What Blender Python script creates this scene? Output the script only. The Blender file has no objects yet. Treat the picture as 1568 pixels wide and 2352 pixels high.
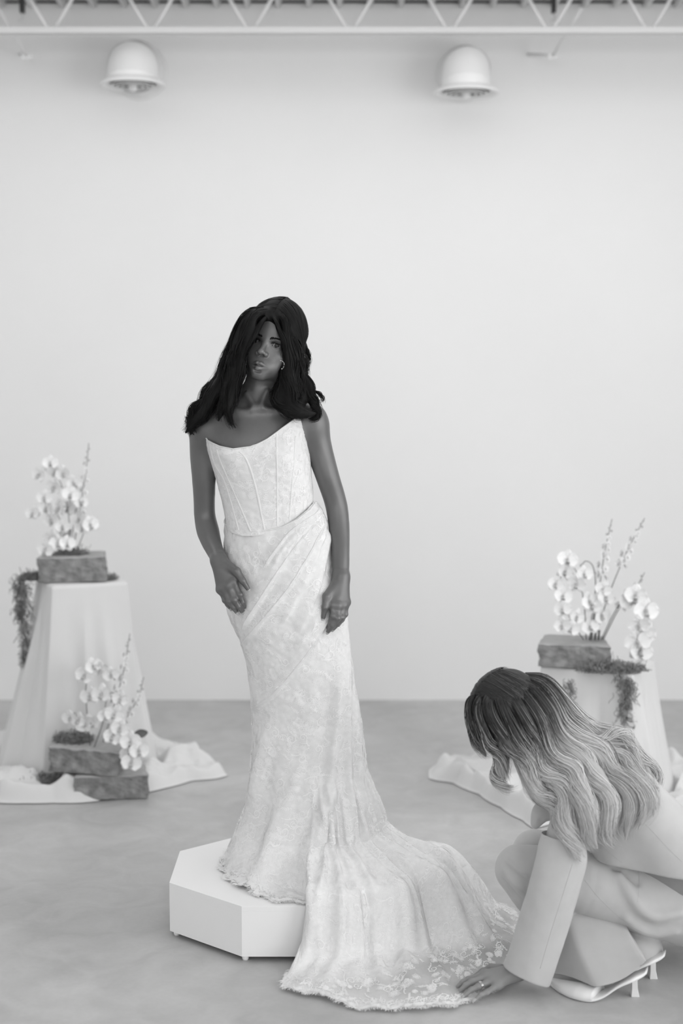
import bpy, bmesh, math, random
import numpy as np
from mathutils import Vector, Matrix, noise
from mathutils.bvhtree import BVHTree

# ---------------------------------------------------------------- camera, sky, daylight, exposure
SC = bpy.context.scene
COL = SC.collection
CAM_Z, PITCH, FPX = 1.72, math.radians(5.73), 50 / 36 * 2352
cam_d = bpy.data.cameras.new('camera')
cam = bpy.data.objects.new('camera', cam_d); COL.objects.link(cam)
cam.location = (0, 0, CAM_Z); cam.rotation_euler = (math.pi / 2 - PITCH, 0, 0)
cam_d.sensor_fit = 'VERTICAL'; cam_d.sensor_height = 36; cam_d.sensor_width = 24; cam_d.lens = 50
cam_d.clip_start = 0.05; cam_d.clip_end = 100
cam_d.dof.use_dof = True; cam_d.dof.focus_distance = 4.3; cam_d.dof.aperture_fstop = 1.5
SC.camera = cam
SC.view_settings.view_transform = 'Standard'; SC.view_settings.look = 'None'
SC.view_settings.gamma = 1; SC.view_settings.use_curve_mapping = False
SC.view_settings.exposure = 0.0
SC.cycles.use_denoising = True
SC.cycles.max_bounces = 10; SC.cycles.diffuse_bounces = 6; SC.cycles.transparent_max_bounces = 24
W = bpy.data.worlds.new('sky'); SC.world = W; W.use_nodes = True
W.node_tree.nodes['Background'].inputs[0].default_value = (0.9, 0.9, 0.9, 1)
W.node_tree.nodes['Background'].inputs[1].default_value = 1.0

def window_light(name, loc, rot, sx, sy, watts):
    d = bpy.data.lights.new(name, 'AREA'); d.shape = 'RECTANGLE'; d.size = sx; d.size_y = sy; d.energy = watts
    o = bpy.data.objects.new(name, d); COL.objects.link(o); o.location = loc; o.rotation_euler = rot
    return o
# daylight entering by the tall windows of the right wall and the high windows behind the photographer, plus an added overhead fill lamp
window_light('daylight_right', (3.78, 0.6, 1.75), (0, math.radians(90), 0), 3.2, 2.6, 90)
window_light('daylight_right', (3.78, 3.2, 1.75), (0, math.radians(90), 0), 3.2, 2.6, 40)
window_light('daylight_front', (0.2, -3.38, 2.6), (math.radians(90), 0, 0), 6.4, 1.5, 74)
window_light('overhead_fill', (0.2, 5.2, 3.45), (0, 0, 0), 5.5, 2.6, 54)  # added overhead fill, no opening in the deck above it

# ---------------------------------------------------------------- helpers
TH = (math.cos(PITCH), math.sin(PITCH))
def ray(px, py):
    xc = (px - 784) / FPX; yc = (1176 - py) / FPX
    return Vector((xc, TH[0] + yc * TH[1], -TH[1] + yc * TH[0]))
def at(px, py, Y):
    d = ray(px, py); t = Y / d.y
    return Vector((d.x * t, Y, CAM_Z + d.z * t))
def atz(px, py, z):
    d = ray(px, py); t = (z - CAM_Z) / d.z
    return Vector((d.x * t, d.y * t, z))

def mat(name, g, rough=0.6, var=0.0, scale=8.0, bump=0.0, bscale=60.0, spec=0.4, metal=0.0, detail=4.0, sheen=0.0, attr=None, trans=0.0, sss=0.0):
    m = bpy.data.materials.new(name); m.use_nodes = True
    nt = m.node_tree; N = nt.nodes; L = nt.links
    b = N['Principled BSDF']
    b.inputs['Roughness'].default_value = rough; b.inputs['Metallic'].default_value = metal
    b.inputs['Specular IOR Level'].default_value = spec
    if sheen: b.inputs['Sheen Weight'].default_value = sheen
    tc = N.new('ShaderNodeTexCoord')
    nz = N.new('ShaderNodeTexNoise'); nz.inputs['Scale'].default_value = scale; nz.inputs['Detail'].default_value = detail
    L.new(tc.outputs['Object'], nz.inputs['Vector'])
    mr = N.new('ShaderNodeMapRange'); mr.inputs[1].default_value = 0.3; mr.inputs[2].default_value = 0.7
    mr.inputs[3].default_value = max(0, g - var); mr.inputs[4].default_value = g + var
    L.new(nz.outputs[0], mr.inputs[0])
    out = mr.outputs[0]
    if attr:
        a = N.new('ShaderNodeAttribute'); a.attribute_name = attr
        mu = N.new('ShaderNodeMath'); mu.operation = 'MULTIPLY'
        L.new(out, mu.inputs[0]); L.new(a.outputs['Fac'], mu.inputs[1]); out = mu.outputs[0]
    cc = N.new('ShaderNodeCombineColor')
    for i in range(3): L.new(out, cc.inputs[i])
    L.new(cc.outputs[0], b.inputs['Base Color'])
    if bump:
        n2 = N.new('ShaderNodeTexNoise'); n2.inputs['Scale'].default_value = bscale; n2.inputs['Detail'].default_value = 5
        L.new(tc.outputs['Object'], n2.inputs['Vector'])
        bp = N.new('ShaderNodeBump'); bp.inputs['Strength'].default_value = 1; bp.inputs['Distance'].default_value = bump
        L.new(n2.outputs[0], bp.inputs['Height']); L.new(bp.outputs[0], b.inputs['Normal'])
    if trans:
        tr = N.new('ShaderNodeBsdfTransparent'); tl = N.new('ShaderNodeBsdfTranslucent'); tl.inputs[0].default_value = (g, g, g, 1)
        m1 = N.new('ShaderNodeMixShader'); m1.inputs[0].default_value = 0.25
        L.new(b.outputs[0], m1.inputs[1]); L.new(tl.outputs[0], m1.inputs[2])
        m2 = N.new('ShaderNodeMixShader'); m2.inputs[0].default_value = trans
        L.new(m1.outputs[0], m2.inputs[1]); L.new(tr.outputs[0], m2.inputs[2])
        L.new(m2.outputs[0], N['Material Output'].inputs[0])
    return m

def obj(name, me, m=None, parent=None):
    o = bpy.data.objects.new(name, me); COL.objects.link(o)
    if m is not None and not me.materials: me.materials.append(m)
    if parent is not None: o.parent = parent; o.matrix_parent_inverse = parent.matrix_basis.inverted()
    return o
def tag(o, label=None, cat=None, group=None, kind=None):
    if label: o['label'] = label
    if cat: o['category'] = cat
    if group: o['group'] = group
    if kind: o['kind'] = kind
    return o
def empty(name, loc, label, cat, group=None):
    o = bpy.data.objects.new(name, None); COL.objects.link(o); o.location = loc; o.empty_display_size = 0.1
    return tag(o, label, cat, group)
def mesh_np(name, V, Q, smooth=True, attrs=None):
    V = np.ascontiguousarray(V, dtype=np.float32); Q = np.ascontiguousarray(Q, dtype=np.int32)
    k = Q.shape[1]
    me = bpy.data.meshes.new(name)
    me.vertices.add(len(V)); me.vertices.foreach_set('co', V.ravel())
    me.loops.add(Q.size); me.loops.foreach_set('vertex_index', Q.ravel())
    me.polygons.add(len(Q)); me.polygons.foreach_set('loop_start', np.arange(0, Q.size, k, dtype=np.int32))
    me.update(calc_edges=True)
    if smooth: me.polygons.foreach_set('use_smooth', np.ones(len(Q), dtype=bool))
    for an, av in (attrs or {}).items():
        a = me.attributes.new(an, 'FLOAT', 'POINT'); a.data.foreach_set('value', np.ascontiguousarray(av, dtype=np.float32))
    me.validate(); me.update()
    return me
def grid_quads(nu, nv, wrap_u=False):
    """index grid [v][u] -> quads"""
    uu = nu if wrap_u else nu - 1
    u, v = np.meshgrid(np.arange(uu), np.arange(nv - 1))
    u = u.ravel(); v = v.ravel(); u2 = (u + 1) % nu
    return np.stack([v * nu + u, v * nu + u2, (v + 1) * nu + u2, (v + 1) * nu + u], 1)
def tubes(P, R, sides=4, cap=True):
    """P (S,N,3) strands, R (S,N) radii -> verts, quads; open ended but pointed strands"""
    S, N, _ = P.shape
    T = np.gradient(P, axis=1); T /= np.linalg.norm(T, axis=2, keepdims=True) + 1e-9
    ref = np.where(np.abs(T[..., 2:3]) > 0.9, np.array([1.0, 0, 0]), np.array([0, 0, 1.0]))
    A = np.cross(T, ref); A /= np.linalg.norm(A, axis=2, keepdims=True) + 1e-9
    # keep frames continuous
    for i in range(1, N):
        a = A[:, i - 1] - T[:, i] * np.sum(A[:, i - 1] * T[:, i], 1, keepdims=True)
        A[:, i] = a / (np.linalg.norm(a, axis=1, keepdims=True) + 1e-9)
    B = np.cross(T, A)
    th = np.arange(sides) * 2 * np.pi / sides
    V = P[:, :, None, :] + R[:, :, None, None] * (np.cos(th)[None, None, :, None] * A[:, :, None, :] + np.sin(th)[None, None, :, None] * B[:, :, None, :])
    V = V.reshape(-1, 3)
    s, n, k = np.meshgrid(np.arange(S), np.arange(N - 1), np.arange(sides), indexing='ij')
    s = s.ravel(); n = n.ravel(); k = k.ravel(); k2 = (k + 1) % sides
    base = s * N * sides + n * sides
    Q = np.stack([base + k, base + k2, base + sides + k2, base + sides + k], 1)
    if cap and sides == 4:
        b0 = np.arange(S) * N * sides
        Q = np.concatenate([Q, np.stack([b0 + 3, b0 + 2, b0 + 1, b0], 1)])
        b1 = b0 + (N - 1) * sides
        Q = np.concatenate([Q, np.stack([b1, b1 + 1, b1 + 2, b1 + 3], 1)])
    return V, Q
def ribbons(P, R, D):
    """hair strands as slim ribbons turned to face along D"""
    S, N, _ = P.shape
    T = np.gradient(P, axis=1); X = np.cross(T, D); X /= np.linalg.norm(X, axis=2, keepdims=True) + 1e-9
    V = np.stack([P - X * R[..., None], P + X * R[..., None]], 2).reshape(-1, 3)
    s, n = np.meshgrid(np.arange(S), np.arange(N - 1), indexing='ij'); b = (s * N + n).ravel() * 2
    return V, np.stack([b, b + 1, b + 3, b + 2], 1)
def spline(pts, n):
    """Catmull-Rom through pts (k,d) -> (n,d), uniform in arc length"""
    p = np.asarray(pts, float)
    if len(p) == 2:
        t = np.linspace(0, 1, n)[:, None]; return p[0] * (1 - t) + p[1] * t
    q = np.vstack([2 * p[0] - p[1], p, 2 * p[-1] - p[-2]])
    out = []
    for i in range(len(p) - 1):
        t = np.linspace(0, 1, 24, endpoint=False)[:, None]
        a, b, c, d = q[i], q[i + 1], q[i + 2], q[i + 3]
        out.append(0.5 * (2 * b + (c - a) * t + (2 * a - 5 * b + 4 * c - d) * t ** 2 + (3 * b - a - 3 * c + d) * t ** 3))
    o = np.vstack(out + [p[-1:]])
    s = np.r_[0, np.cumsum(np.linalg.norm(np.diff(o, axis=0), axis=1))]
    x = np.linspace(0, s[-1], n)
    return np.stack([np.interp(x, s, o[:, k]) for k in range(o.shape[1])], 1)
def tube_obj(name, pts, rad, m, parent=None, n=24, sides=8):
    P = spline(pts, n)[None]
    r = np.interp(np.linspace(0, 1, n), np.linspace(0, 1, len(np.atleast_1d(rad))), np.atleast_1d(rad)) if np.ndim(rad) else np.full(n, rad)
    V, Q = tubes(P, r[None], sides)
    k = len(V)
    faces = [tuple(q) for q in Q.tolist()]
    if sides != 4: faces += [tuple(range(sides - 1, -1, -1)), tuple(range(k - sides, k))]
    me = bpy.data.meshes.new(name); me.from_pydata(V.tolist(), [], faces)
    for p in me.polygons: p.use_smooth = True
    return obj(name, me, m, parent)
def box_bm(bm, lo, hi, bevel=0.0):
    r = bmesh.ops.create_cube(bm, size=1)
    vs = r['verts']
    for v in vs:
        v.co = Vector([lo[i] + (v.co[i] + 0.5) * (hi[i] - lo[i]) for i in range(3)])
    if bevel:
        es = list({e for v in vs for e in v.link_edges})
        bmesh.ops.bevel(bm, geom=es, offset=bevel, segments=2, affect='EDGES', profile=0.5)
def box(name, lo, hi, m, parent=None, bevel=0.0):
    bm = bmesh.new(); box_bm(bm, lo, hi, bevel)
    me = bpy.data.meshes.new(name); bm.to_mesh(me); bm.free()
    return obj(name, me, m, parent)
def prism(name, poly, z0, z1, m, parent=None, bevel=0.0):
    bm = bmesh.new()
    f = bm.faces.new([bm.verts.new((x, y, z0)) for x, y in poly])
    r = bmesh.ops.extrude_face_region(bm, geom=[f])
    for v in r['geom']:
        if isinstance(v, bmesh.types.BMVert): v.co.z = z1
    bmesh.ops.recalc_face_normals(bm, faces=bm.faces[:])
    if bevel: bmesh.ops.bevel(bm, geom=bm.edges[:], offset=bevel, segments=2, affect='EDGES', profile=0.5)
    me = bpy.data.meshes.new(name); bm.to_mesh(me); bm.free()
    return obj(name, me, m, parent)
def lathe(name, prof, m, parent=None, n=48, loc=(0, 0, 0), axis=None):
    """prof [(r,z)] round the z axis"""
    pr = np.array(prof, float); th = np.arange(n) * 2 * np.pi / n
    V = np.stack([pr[:, None, 0] * np.cos(th), pr[:, None, 0] * np.sin(th), np.repeat(pr[:, 1:2], n, 1)], 2).reshape(-1, 3) + np.array(loc)
    me = mesh_np(name, V, grid_quads(n, len(pr), True))
    return obj(name, me, m, parent)
def rng(seed): return np.random.default_rng(seed)
def ease(a, b, x): 
    t = np.clip((x - a) / (b - a), 0, 1); return t * t * (3 - 2 * t)
class Noise1:
    def __init__(s, seed, n=256): s.v = rng(seed).uniform(-1, 1, n)
    def __call__(s, x):
        x = np.asarray(x, float); i = np.floor(x).astype(int); f = x - i; f = f * f * (3 - 2 * f)
        return s.v[i % len(s.v)] * (1 - f) + s.v[(i + 1) % len(s.v)] * f
class Noise2:
    def __init__(s, seed, n=64): s.v = rng(seed).uniform(-1, 1, (n, n)); s.n = n
    def __call__(s, x, y):
        x = np.asarray(x, float); y = np.asarray(y, float)
        i = np.floor(x).astype(int); j = np.floor(y).astype(int); f = x - i; g = y - j
        f = f * f * (3 - 2 * f); g = g * g * (3 - 2 * g); n = s.n
        a = s.v[i % n, j % n] * (1 - f) + s.v[(i + 1) % n, j % n] * f
        b = s.v[i % n, (j + 1) % n] * (1 - f) + s.v[(i + 1) % n, (j + 1) % n] * f
        return a * (1 - g) + b * g

# materials
M = {}
M['wall'] = mat('white_wall_paint', 0.84, 0.75, 0.012, 1.2, 0.0006, 180, spec=0.2)
M['ceil'] = mat('white_deck_paint', 0.84, 0.6, 0.02, 3)
M['steel'] = mat('white_painted_steel', 0.80, 0.5, 0.01, 3)
M['duct'] = mat('white_painted_duct', 0.82, 0.45, 0.01, 4)
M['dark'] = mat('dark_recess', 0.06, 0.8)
M['ped'] = mat('white_satin_paint', 0.88, 0.45, 0.008, 3)
M['cloth'] = mat('white_muslin', 0.72, 0.85, 0.012, 6, 0.0004, 400, spec=0.1, sheen=0.2)
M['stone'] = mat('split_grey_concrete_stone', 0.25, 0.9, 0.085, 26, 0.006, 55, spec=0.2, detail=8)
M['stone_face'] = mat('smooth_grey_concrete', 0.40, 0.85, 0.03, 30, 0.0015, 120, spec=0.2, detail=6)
M['petal'] = mat('white_petal', 0.90, 0.7, 0.02, 20, spec=0.15, trans=0.0)
M['lip'] = mat('grey_orchid_lip', 0.46, 0.6, 0.05, 30)
M['stem'] = mat('dark_green_stem', 0.13, 0.6, 0.03, 30)
M['bud'] = mat('pale_bud', 0.45, 0.6, 0.05, 30)
M['leaf'] = mat('dark_leaf', 0.10, 0.45, 0.02, 20)
M['moss'] = mat('grey_moss', 0.27, 0.9, 0.09, 40)
M['glass'] = mat('window_glass', 0.9, 0.05)
# ---------------------------------------------------------------- the room
WB, WR, WL, WF = 7.30, 3.9, -3.6, -3.5
HZ = at(784, 3, WB - .01).z
def st(o, name=None): o['kind'] = 'structure'; return o
# floor: polished concrete with soft mottling
def concrete():
    m = mat('polished_concrete', 0.40, 0.42, 0.0, 1.0, 0.0, spec=0.35)
    nt = m.node_tree; N = nt.nodes; L = nt.links
    tc = [n for n in N if n.type == 'TEX_COORD'][0]
    cc = [n for n in N if n.type == 'COMBINE_COLOR'][0]
    def nz(s, d, lo, hi, dist=0.0):
        n = N.new('ShaderNodeTexNoise'); n.inputs['Scale'].default_value = s; n.inputs['Detail'].default_value = d
        n.inputs['Distortion'].default_value = dist
        L.new(tc.outputs['Object'], n.inputs['Vector'])
        r = N.new('ShaderNodeMapRange'); r.inputs[1].default_value = 0.3; r.inputs[2].default_value = 0.7
        r.inputs[3].default_value = lo; r.inputs[4].default_value = hi; L.new(n.outputs[0], r.inputs[0]); return r.outputs[0]
    a = nz(1.6, 6, 0.415, 0.535, 0.6); b = nz(6, 8, 0.90, 1.06, 1.4); c = nz(60, 5, 0.975, 1.02)
    m1 = N.new('ShaderNodeMath'); m1.operation = 'MULTIPLY'; L.new(a, m1.inputs[0]); L.new(b, m1.inputs[1])
    m2 = N.new('ShaderNodeMath'); m2.operation = 'MULTIPLY'; L.new(m1.outputs[0], m2.inputs[0]); L.new(c, m2.inputs[1])
    for i in range(3): L.new(m2.outputs[0], cc.inputs[i])
    ro = nz(3, 5, 0.36, 0.55); L.new(ro, N['Principled BSDF'].inputs['Roughness'])
    return m
st(box('floor', (WL - .2, WF - .2, -0.15), (WR + .2, WB + .2, 0), concrete()))
st(box('wall_back', (WL - .2, WB, 0), (WR + .2, WB + .2, HZ + .3), M['wall']))
st(box('wall_left', (WL - .2, WF, 0), (WL, WB, HZ + .3), M['wall']))
def wall_open(name, a, b, lo, hi, opening, axis):
    """wall with one opening, four blocks in one mesh; axis 'x' wall runs along y, 'y' along x"""
    bm = bmesh.new(); p0, p1, z0, z1 = opening
    def blk(s0, s1, q0, q1):
        if axis == 'x': box_bm(bm, (lo, s0, q0), (hi, s1, q1))
        else: box_bm(bm, (s0, lo, q0), (s1, hi, q1))
    blk(a, p0, 0, HZ + .3); blk(p1, b, 0, HZ + .3); blk(p0, p1, 0, z0); blk(p0, p1, z1, HZ + .3)
    me = bpy.data.meshes.new(name); bm.to_mesh(me); bm.free()
    return st(obj(name, me, M['wall']))
wall_open('wall_right', WF, WB, WR, WR + .2, (-0.7, 4.5, 0.12, 3.38), 'x')
wall_open('wall_front', WL - .2, WR + .2, WF - .2, WF, (-3.0, 3.4, 1.82, 3.38), 'y')
def window(name, axis, s0, s1, z0, z1, p, n):
    bm = bmesh.new(); w = 0.035
    def bar(a0, a1, c0, c1):
        if axis == 'x': box_bm(bm, (p - w, a0, c0), (p + w, a1, c1))
        else: box_bm(bm, (a0, p - w, c0), (a1, p + w, c1))
    bar(s0, s1, z0, z0 + .06); bar(s0, s1, z1 - .06, z1)
    for i in range(n + 1):
        x = s0 + .03 + (s1 - s0 - .06) * i / n; bar(x - .03, x + .03, z0, z1)
    me = bpy.data.meshes.new(name); bm.to_mesh(me); bm.free(); return st(obj(name, me, M['steel']))
window('window_1', 'x', -0.7, 4.5, .12, 3.38, WR + .12, 4)
window('window_2', 'y', -3.0, 3.4, 1.82, 3.38, WF - .12, 5)
# shallow frame added round the overhead fill lamp, under the closed deck
bm = bmesh.new()
for lo, hi in (((-2.6, 3.86, 3.47), (3.0, 3.90, HZ - .036)), ((-2.6, 6.50, 3.47), (3.0, 6.54, HZ - .036)), ((-2.6, 3.86, 3.47), (-2.55, 6.54, HZ - .036)), ((2.95, 3.86, 3.47), (3.0, 6.54, HZ - .036))): box_bm(bm, lo, hi)
me = bpy.data.meshes.new('overhead_fill_frame'); bm.to_mesh(me); bm.free(); st(obj('overhead_fill_frame', me, M['steel']))

# ceiling: trapezoid metal deck whose flutes run towards the camera
def deck():
    prof = []; x = WL - .2; per = 0.1524
    while x < WR + .2:
        prof += [(x, 0.0), (x + .116, 0.0), (x + .122, -0.032), (x + .140, -0.032)]
        x += per
    prof.append((x, 0.0))
    P = np.array(prof); n = len(P)
    V = np.vstack([np.c_[P[:, 0], np.full(n, WF), HZ + P[:, 1]], np.c_[P[:, 0], np.full(n, WB - 0.004), HZ + P[:, 1]]])
    V2 = np.vstack([V, V + np.array([0, 0, .30])])
    Q = grid_quads(n, 2)
    Q = np.vstack([Q[:, ::-1], Q + 2 * n])
    e0 = np.array([[0, n, 3 * n, 2 * n], [n - 1, 3 * n - 1, 4 * n - 1, 2 * n - 1]])
    i = np.arange(n - 1)
    ends = np.vstack([np.c_[i, i + 1, i + 1 + 2 * n, i + 2 * n], np.c_[i + n, i + n + 2 * n, i + 1 + 3 * n, i + 1 + n]])
    return st(obj('ceiling', mesh_np('ceiling', V2, np.vstack([Q, ends]), smooth=False), M['ceil']))
deck()
# dark closure strip where the deck meets the wall: the open joint behind the flutes
st(box('trim_1', (WL, WB - 0.012, HZ - 0.007), (WR, WB, HZ + 0.0), M['dark']))

# bar joist across the picture, just in front of the back wall
JY, JZ0, JZ1 = 6.85, at(784, 71, 6.85).z, HZ - 0.036
jo = empty('bar_joist', (0, JY, JZ0), 'white steel bar joist with zigzag web running along the top of the back wall', 'joist')
def angle_iron(name, y, z, flip, top):
    bm = bmesh.new()
    s = -1 if top else 1
    zz = sorted((z, z + s * .030)); ww = sorted((y, y + flip * .030))
    box_bm(bm, (WL, y - .0025, zz[0]), (WR, y + .0025, zz[1]))
    za = sorted((z, z + s * .005))
    box_bm(bm, (WL, ww[0], za[0]), (WR, ww[1], za[1]))
    me = bpy.data.meshes.new(name); bm.to_mesh(me); bm.free(); return obj(name, me, M['steel'], jo)
for s in (-1, 1):
    angle_iron('bottom_chord', JY + s * .010, JZ0 - .015, s, False)
    angle_iron('top_chord', JY + s * .010, JZ1, s, True)
xk = at(105, 62, JY).x; sp = 220.0 / FPX * JY / 0.99
k = 0; xs_ = []
for k in range(-6, 8):
    x0 = at(118, 62, JY).x + sp * k
    d = (JZ1 - JZ0) * 0.56
    for s in (-1, 1):
        tube_obj('web_bar', [(x0 + s * .014, JY, JZ0 + .005), (x0 + s * (.014 + d), JY, JZ1 - .01)], 0.0095, M['steel'], jo, n=2, sides=8)
# two brackets where a cross brace meets wall and joist
for (px, qx) in ((1270, 1335), (62, -5)):
    a = at(px, 128, 7.05); b = at(qx, 18, JY + .03)
    e = empty('diagonal_brace', a, 'thin white brace dropping from the joist, %s' % ('right of the second air duct' if px > 800 else 'at the far left edge'), 'brace', 'braces under the joist')
    tube_obj('brace_bar', [a, b], 0.010, M['steel'], e, n=2, sides=4)
    bm = bmesh.new(); box_bm(bm, a + Vector((-.028, -.004, -.016)), a + Vector((.022, .012, .012)), .002)
    me = bpy.data.meshes.new('clip'); bm.to_mesh(me); bm.free(); obj('clip', me, M['steel'], e)
    tube_obj('brace_tail', [a, (a.x - .09, WB + .002, a.z + .06)], 0.008, M['steel'], e, n=2, sides=4)
for px in (52, 1272):
    a = at(px, 20, 7.1)
    e = empty('beam_clamp', a, 'small dark beam clamp under the deck, %s' % ('top left corner near the wall' if px < 800 else 'above the right diagonal brace'), 'clamp', 'beam clamps under the deck')
    bm = bmesh.new(); box_bm(bm, a + Vector((-.012, -.02, -.02)), a + Vector((.008, .02, .075)), .002)
    me = bpy.data.meshes.new('jaw'); bm.to_mesh(me); bm.free(); obj('jaw', me, M['dark'], e)
    tube_obj('hook', [a + Vector((0, 0, -.02)), a + Vector((.004, -.01, -.05)), a + Vector((-.006, -.012, -.068)), a + Vector((-.016, -.01, -.055))], .006, M['steel'], e, n=12, sides=6)

# air ducts: gored elbow out of the wall, turned down, with a round ring diffuser
def duct(cx, ytop, yfl, bodyw, flw, label):
    Y = 7.04
    c = at(cx, yfl, Y); R = bodyw / 2 * Y / 0.98 / FPX; RF = flw / 2 * Y / 0.98 / FPX
    ztop = at(cx, ytop, Y).z
    e = empty('air_duct', (c.x, WB, ztop - R), label, 'air duct', 'round air ducts on the back wall')
    zc = ztop - R                      # axis height of the horizontal run
    cen = (WB - 0.0, zc)
    # axis path: out of the wall then bend down, three straight gores
    rb = WB - Y
    nodes = [(WB + .004, zc), (Y + R * .98, zc), (Y + R * .22, zc - R * .20), (Y, zc - R * .72), (Y, c.z + .015)]
    th = np.arange(48) * 2 * np.pi / 48
    for i in range(len(nodes) - 1):
        (y0, z0), (y1, z1) = nodes[i], nodes[i + 1]
        rings = []
        for (yy, zz), j in (((y0, z0), i), ((y1, z1), i + 1)):
            dirs = []
            if j > 0: dirs.append(np.array([nodes[j][0] - nodes[j - 1][0], nodes[j][1] - nodes[j - 1][1]]))
            if j < len(nodes) - 1: dirs.append(np.array([nodes[j + 1][0] - nodes[j][0], nodes[j + 1][1] - nodes[j][1]]))
            d = sum(v / np.linalg.norm(v) for v in dirs); d /= np.linalg.norm(d)
            ds = np.array([y1 - y0, z1 - z0]); ds /= np.linalg.norm(ds)
            nrm = np.array([-d[1], d[0]]); stretch = 1 / max(.5, abs(d @ ds))
            rr = R * (1.0 + 0.012 * (i % 2))
            rings.append(np.stack([c.x + rr * np.cos(th), yy + rr * stretch * np.sin(th) * nrm[0], zz + rr * stretch * np.sin(th) * nrm[1]], 1))
        a, b = rings; mid = [a, a * .97 + b * .03, a * .03 + b * .97, b]
        me = mesh_np('elbow_gore', np.vstack(mid), grid_quads(48, 4, True))
        obj('elbow_gore', me, M['duct'], e)
    ring = [(R * 1.0, .035), (R * 1.02, .03), (R * 1.06, .022), (RF * .97, .012), (RF, .006), (RF, 0), (RF * .99, -.004), (RF * .90, -.004), (RF * .72, .010), (RF * .70, .02)]
    lathe('flange', ring, M['duct'], e, loc=(c.x, Y, c.z))
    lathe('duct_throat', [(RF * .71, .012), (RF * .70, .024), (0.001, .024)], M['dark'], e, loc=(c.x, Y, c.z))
    for q, f in enumerate((.59, .44, .29)):
        lathe('diffuser_ring', [(RF * f, -.003 - .002 * q), (RF * (f + .05), -.003 - .002 * q), (RF * (f + .05), .0 - .002 * q), (RF * f, .0 - .002 * q), (RF * f, -.003 - .002 * q)], M['duct'], e, loc=(c.x, Y, c.z))
    lathe('diffuser_hub', [(RF * .13, .0), (RF * .13, -.022), (RF * .05, -.028), (.0005, -.029)], M['duct'], e, loc=(c.x, Y, c.z))
    lathe('wall_collar', [(R * 1.005, 0), (R * 1.12, 0), (R * 1.12, .006), (R * 1.005, .010)], M['duct'], e).matrix_basis = Matrix.Translation((0, 0, 0))
    o = e.children[-1]; o.matrix_parent_inverse = Matrix.Identity(4)
    o.rotation_euler = (math.pi / 2, 0, 0); o.location = (0, -.001, 0)
duct(305, 80, 196, 112, 144, 'round white air duct with ring diffuser on the wall above the tall left plinth')
duct(1070, 92, 214, 106, 146, 'round white air duct with ring diffuser on the wall nearer the short right plinth')
for o in [x for x in COL.objects if x.name.startswith('air_duct')]:
    pass

# octagonal posing pedestal on small feet
PX0, PX1, PY0, PY1, PCX, PCY, PZ = -0.523, 0.30, 3.996, 4.665, 0.233, 0.192, 0.168
OCT = [(PX0 + PCX, PY0), (PX1 - PCX, PY0), (PX1, PY0 + PCY), (PX1, PY1 - PCY), (PX1 - PCX, PY1), (PX0 + PCX, PY1), (PX0, PY1 - PCY), (PX0, PY0 + PCY)]
pe = empty('pedestal', ((PX0 + PX1) / 2, (PY0 + PY1) / 2, 0), 'low white octagonal pedestal under the standing bride', 'pedestal')
cxy = Vector(((PX0 + PX1) / 2, (PY0 + PY1) / 2))
prism('top_panel', OCT, PZ - .016, PZ, M['ped'], pe, .0006)
prism('gap_shade', [tuple(cxy + (Vector(q) - cxy) * .90) for q in OCT], 0.001, .030, M['dark'], pe)  # dark inset added to paint the shade in the gap below the panels
for i in range(8):
    a = Vector(OCT[i]); b = Vector(OCT[(i + 1) % 8]); 
    ai = a + (cxy - a) * .045; bi = b + (cxy - b) * .045
    prism('side_panel', [tuple(a), tuple(b), tuple(bi), tuple(ai)], 0.016, PZ - .0159, M['ped'], pe, .0003)
    f = a + (cxy - a) * .05
    lathe('foot', [(.0005, .018), (.009, .018), (.010, .006), (.008, 0), (.0005, 0)], M['ped'], pe, n=16, loc=(f.x, f.y, 0))
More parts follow.
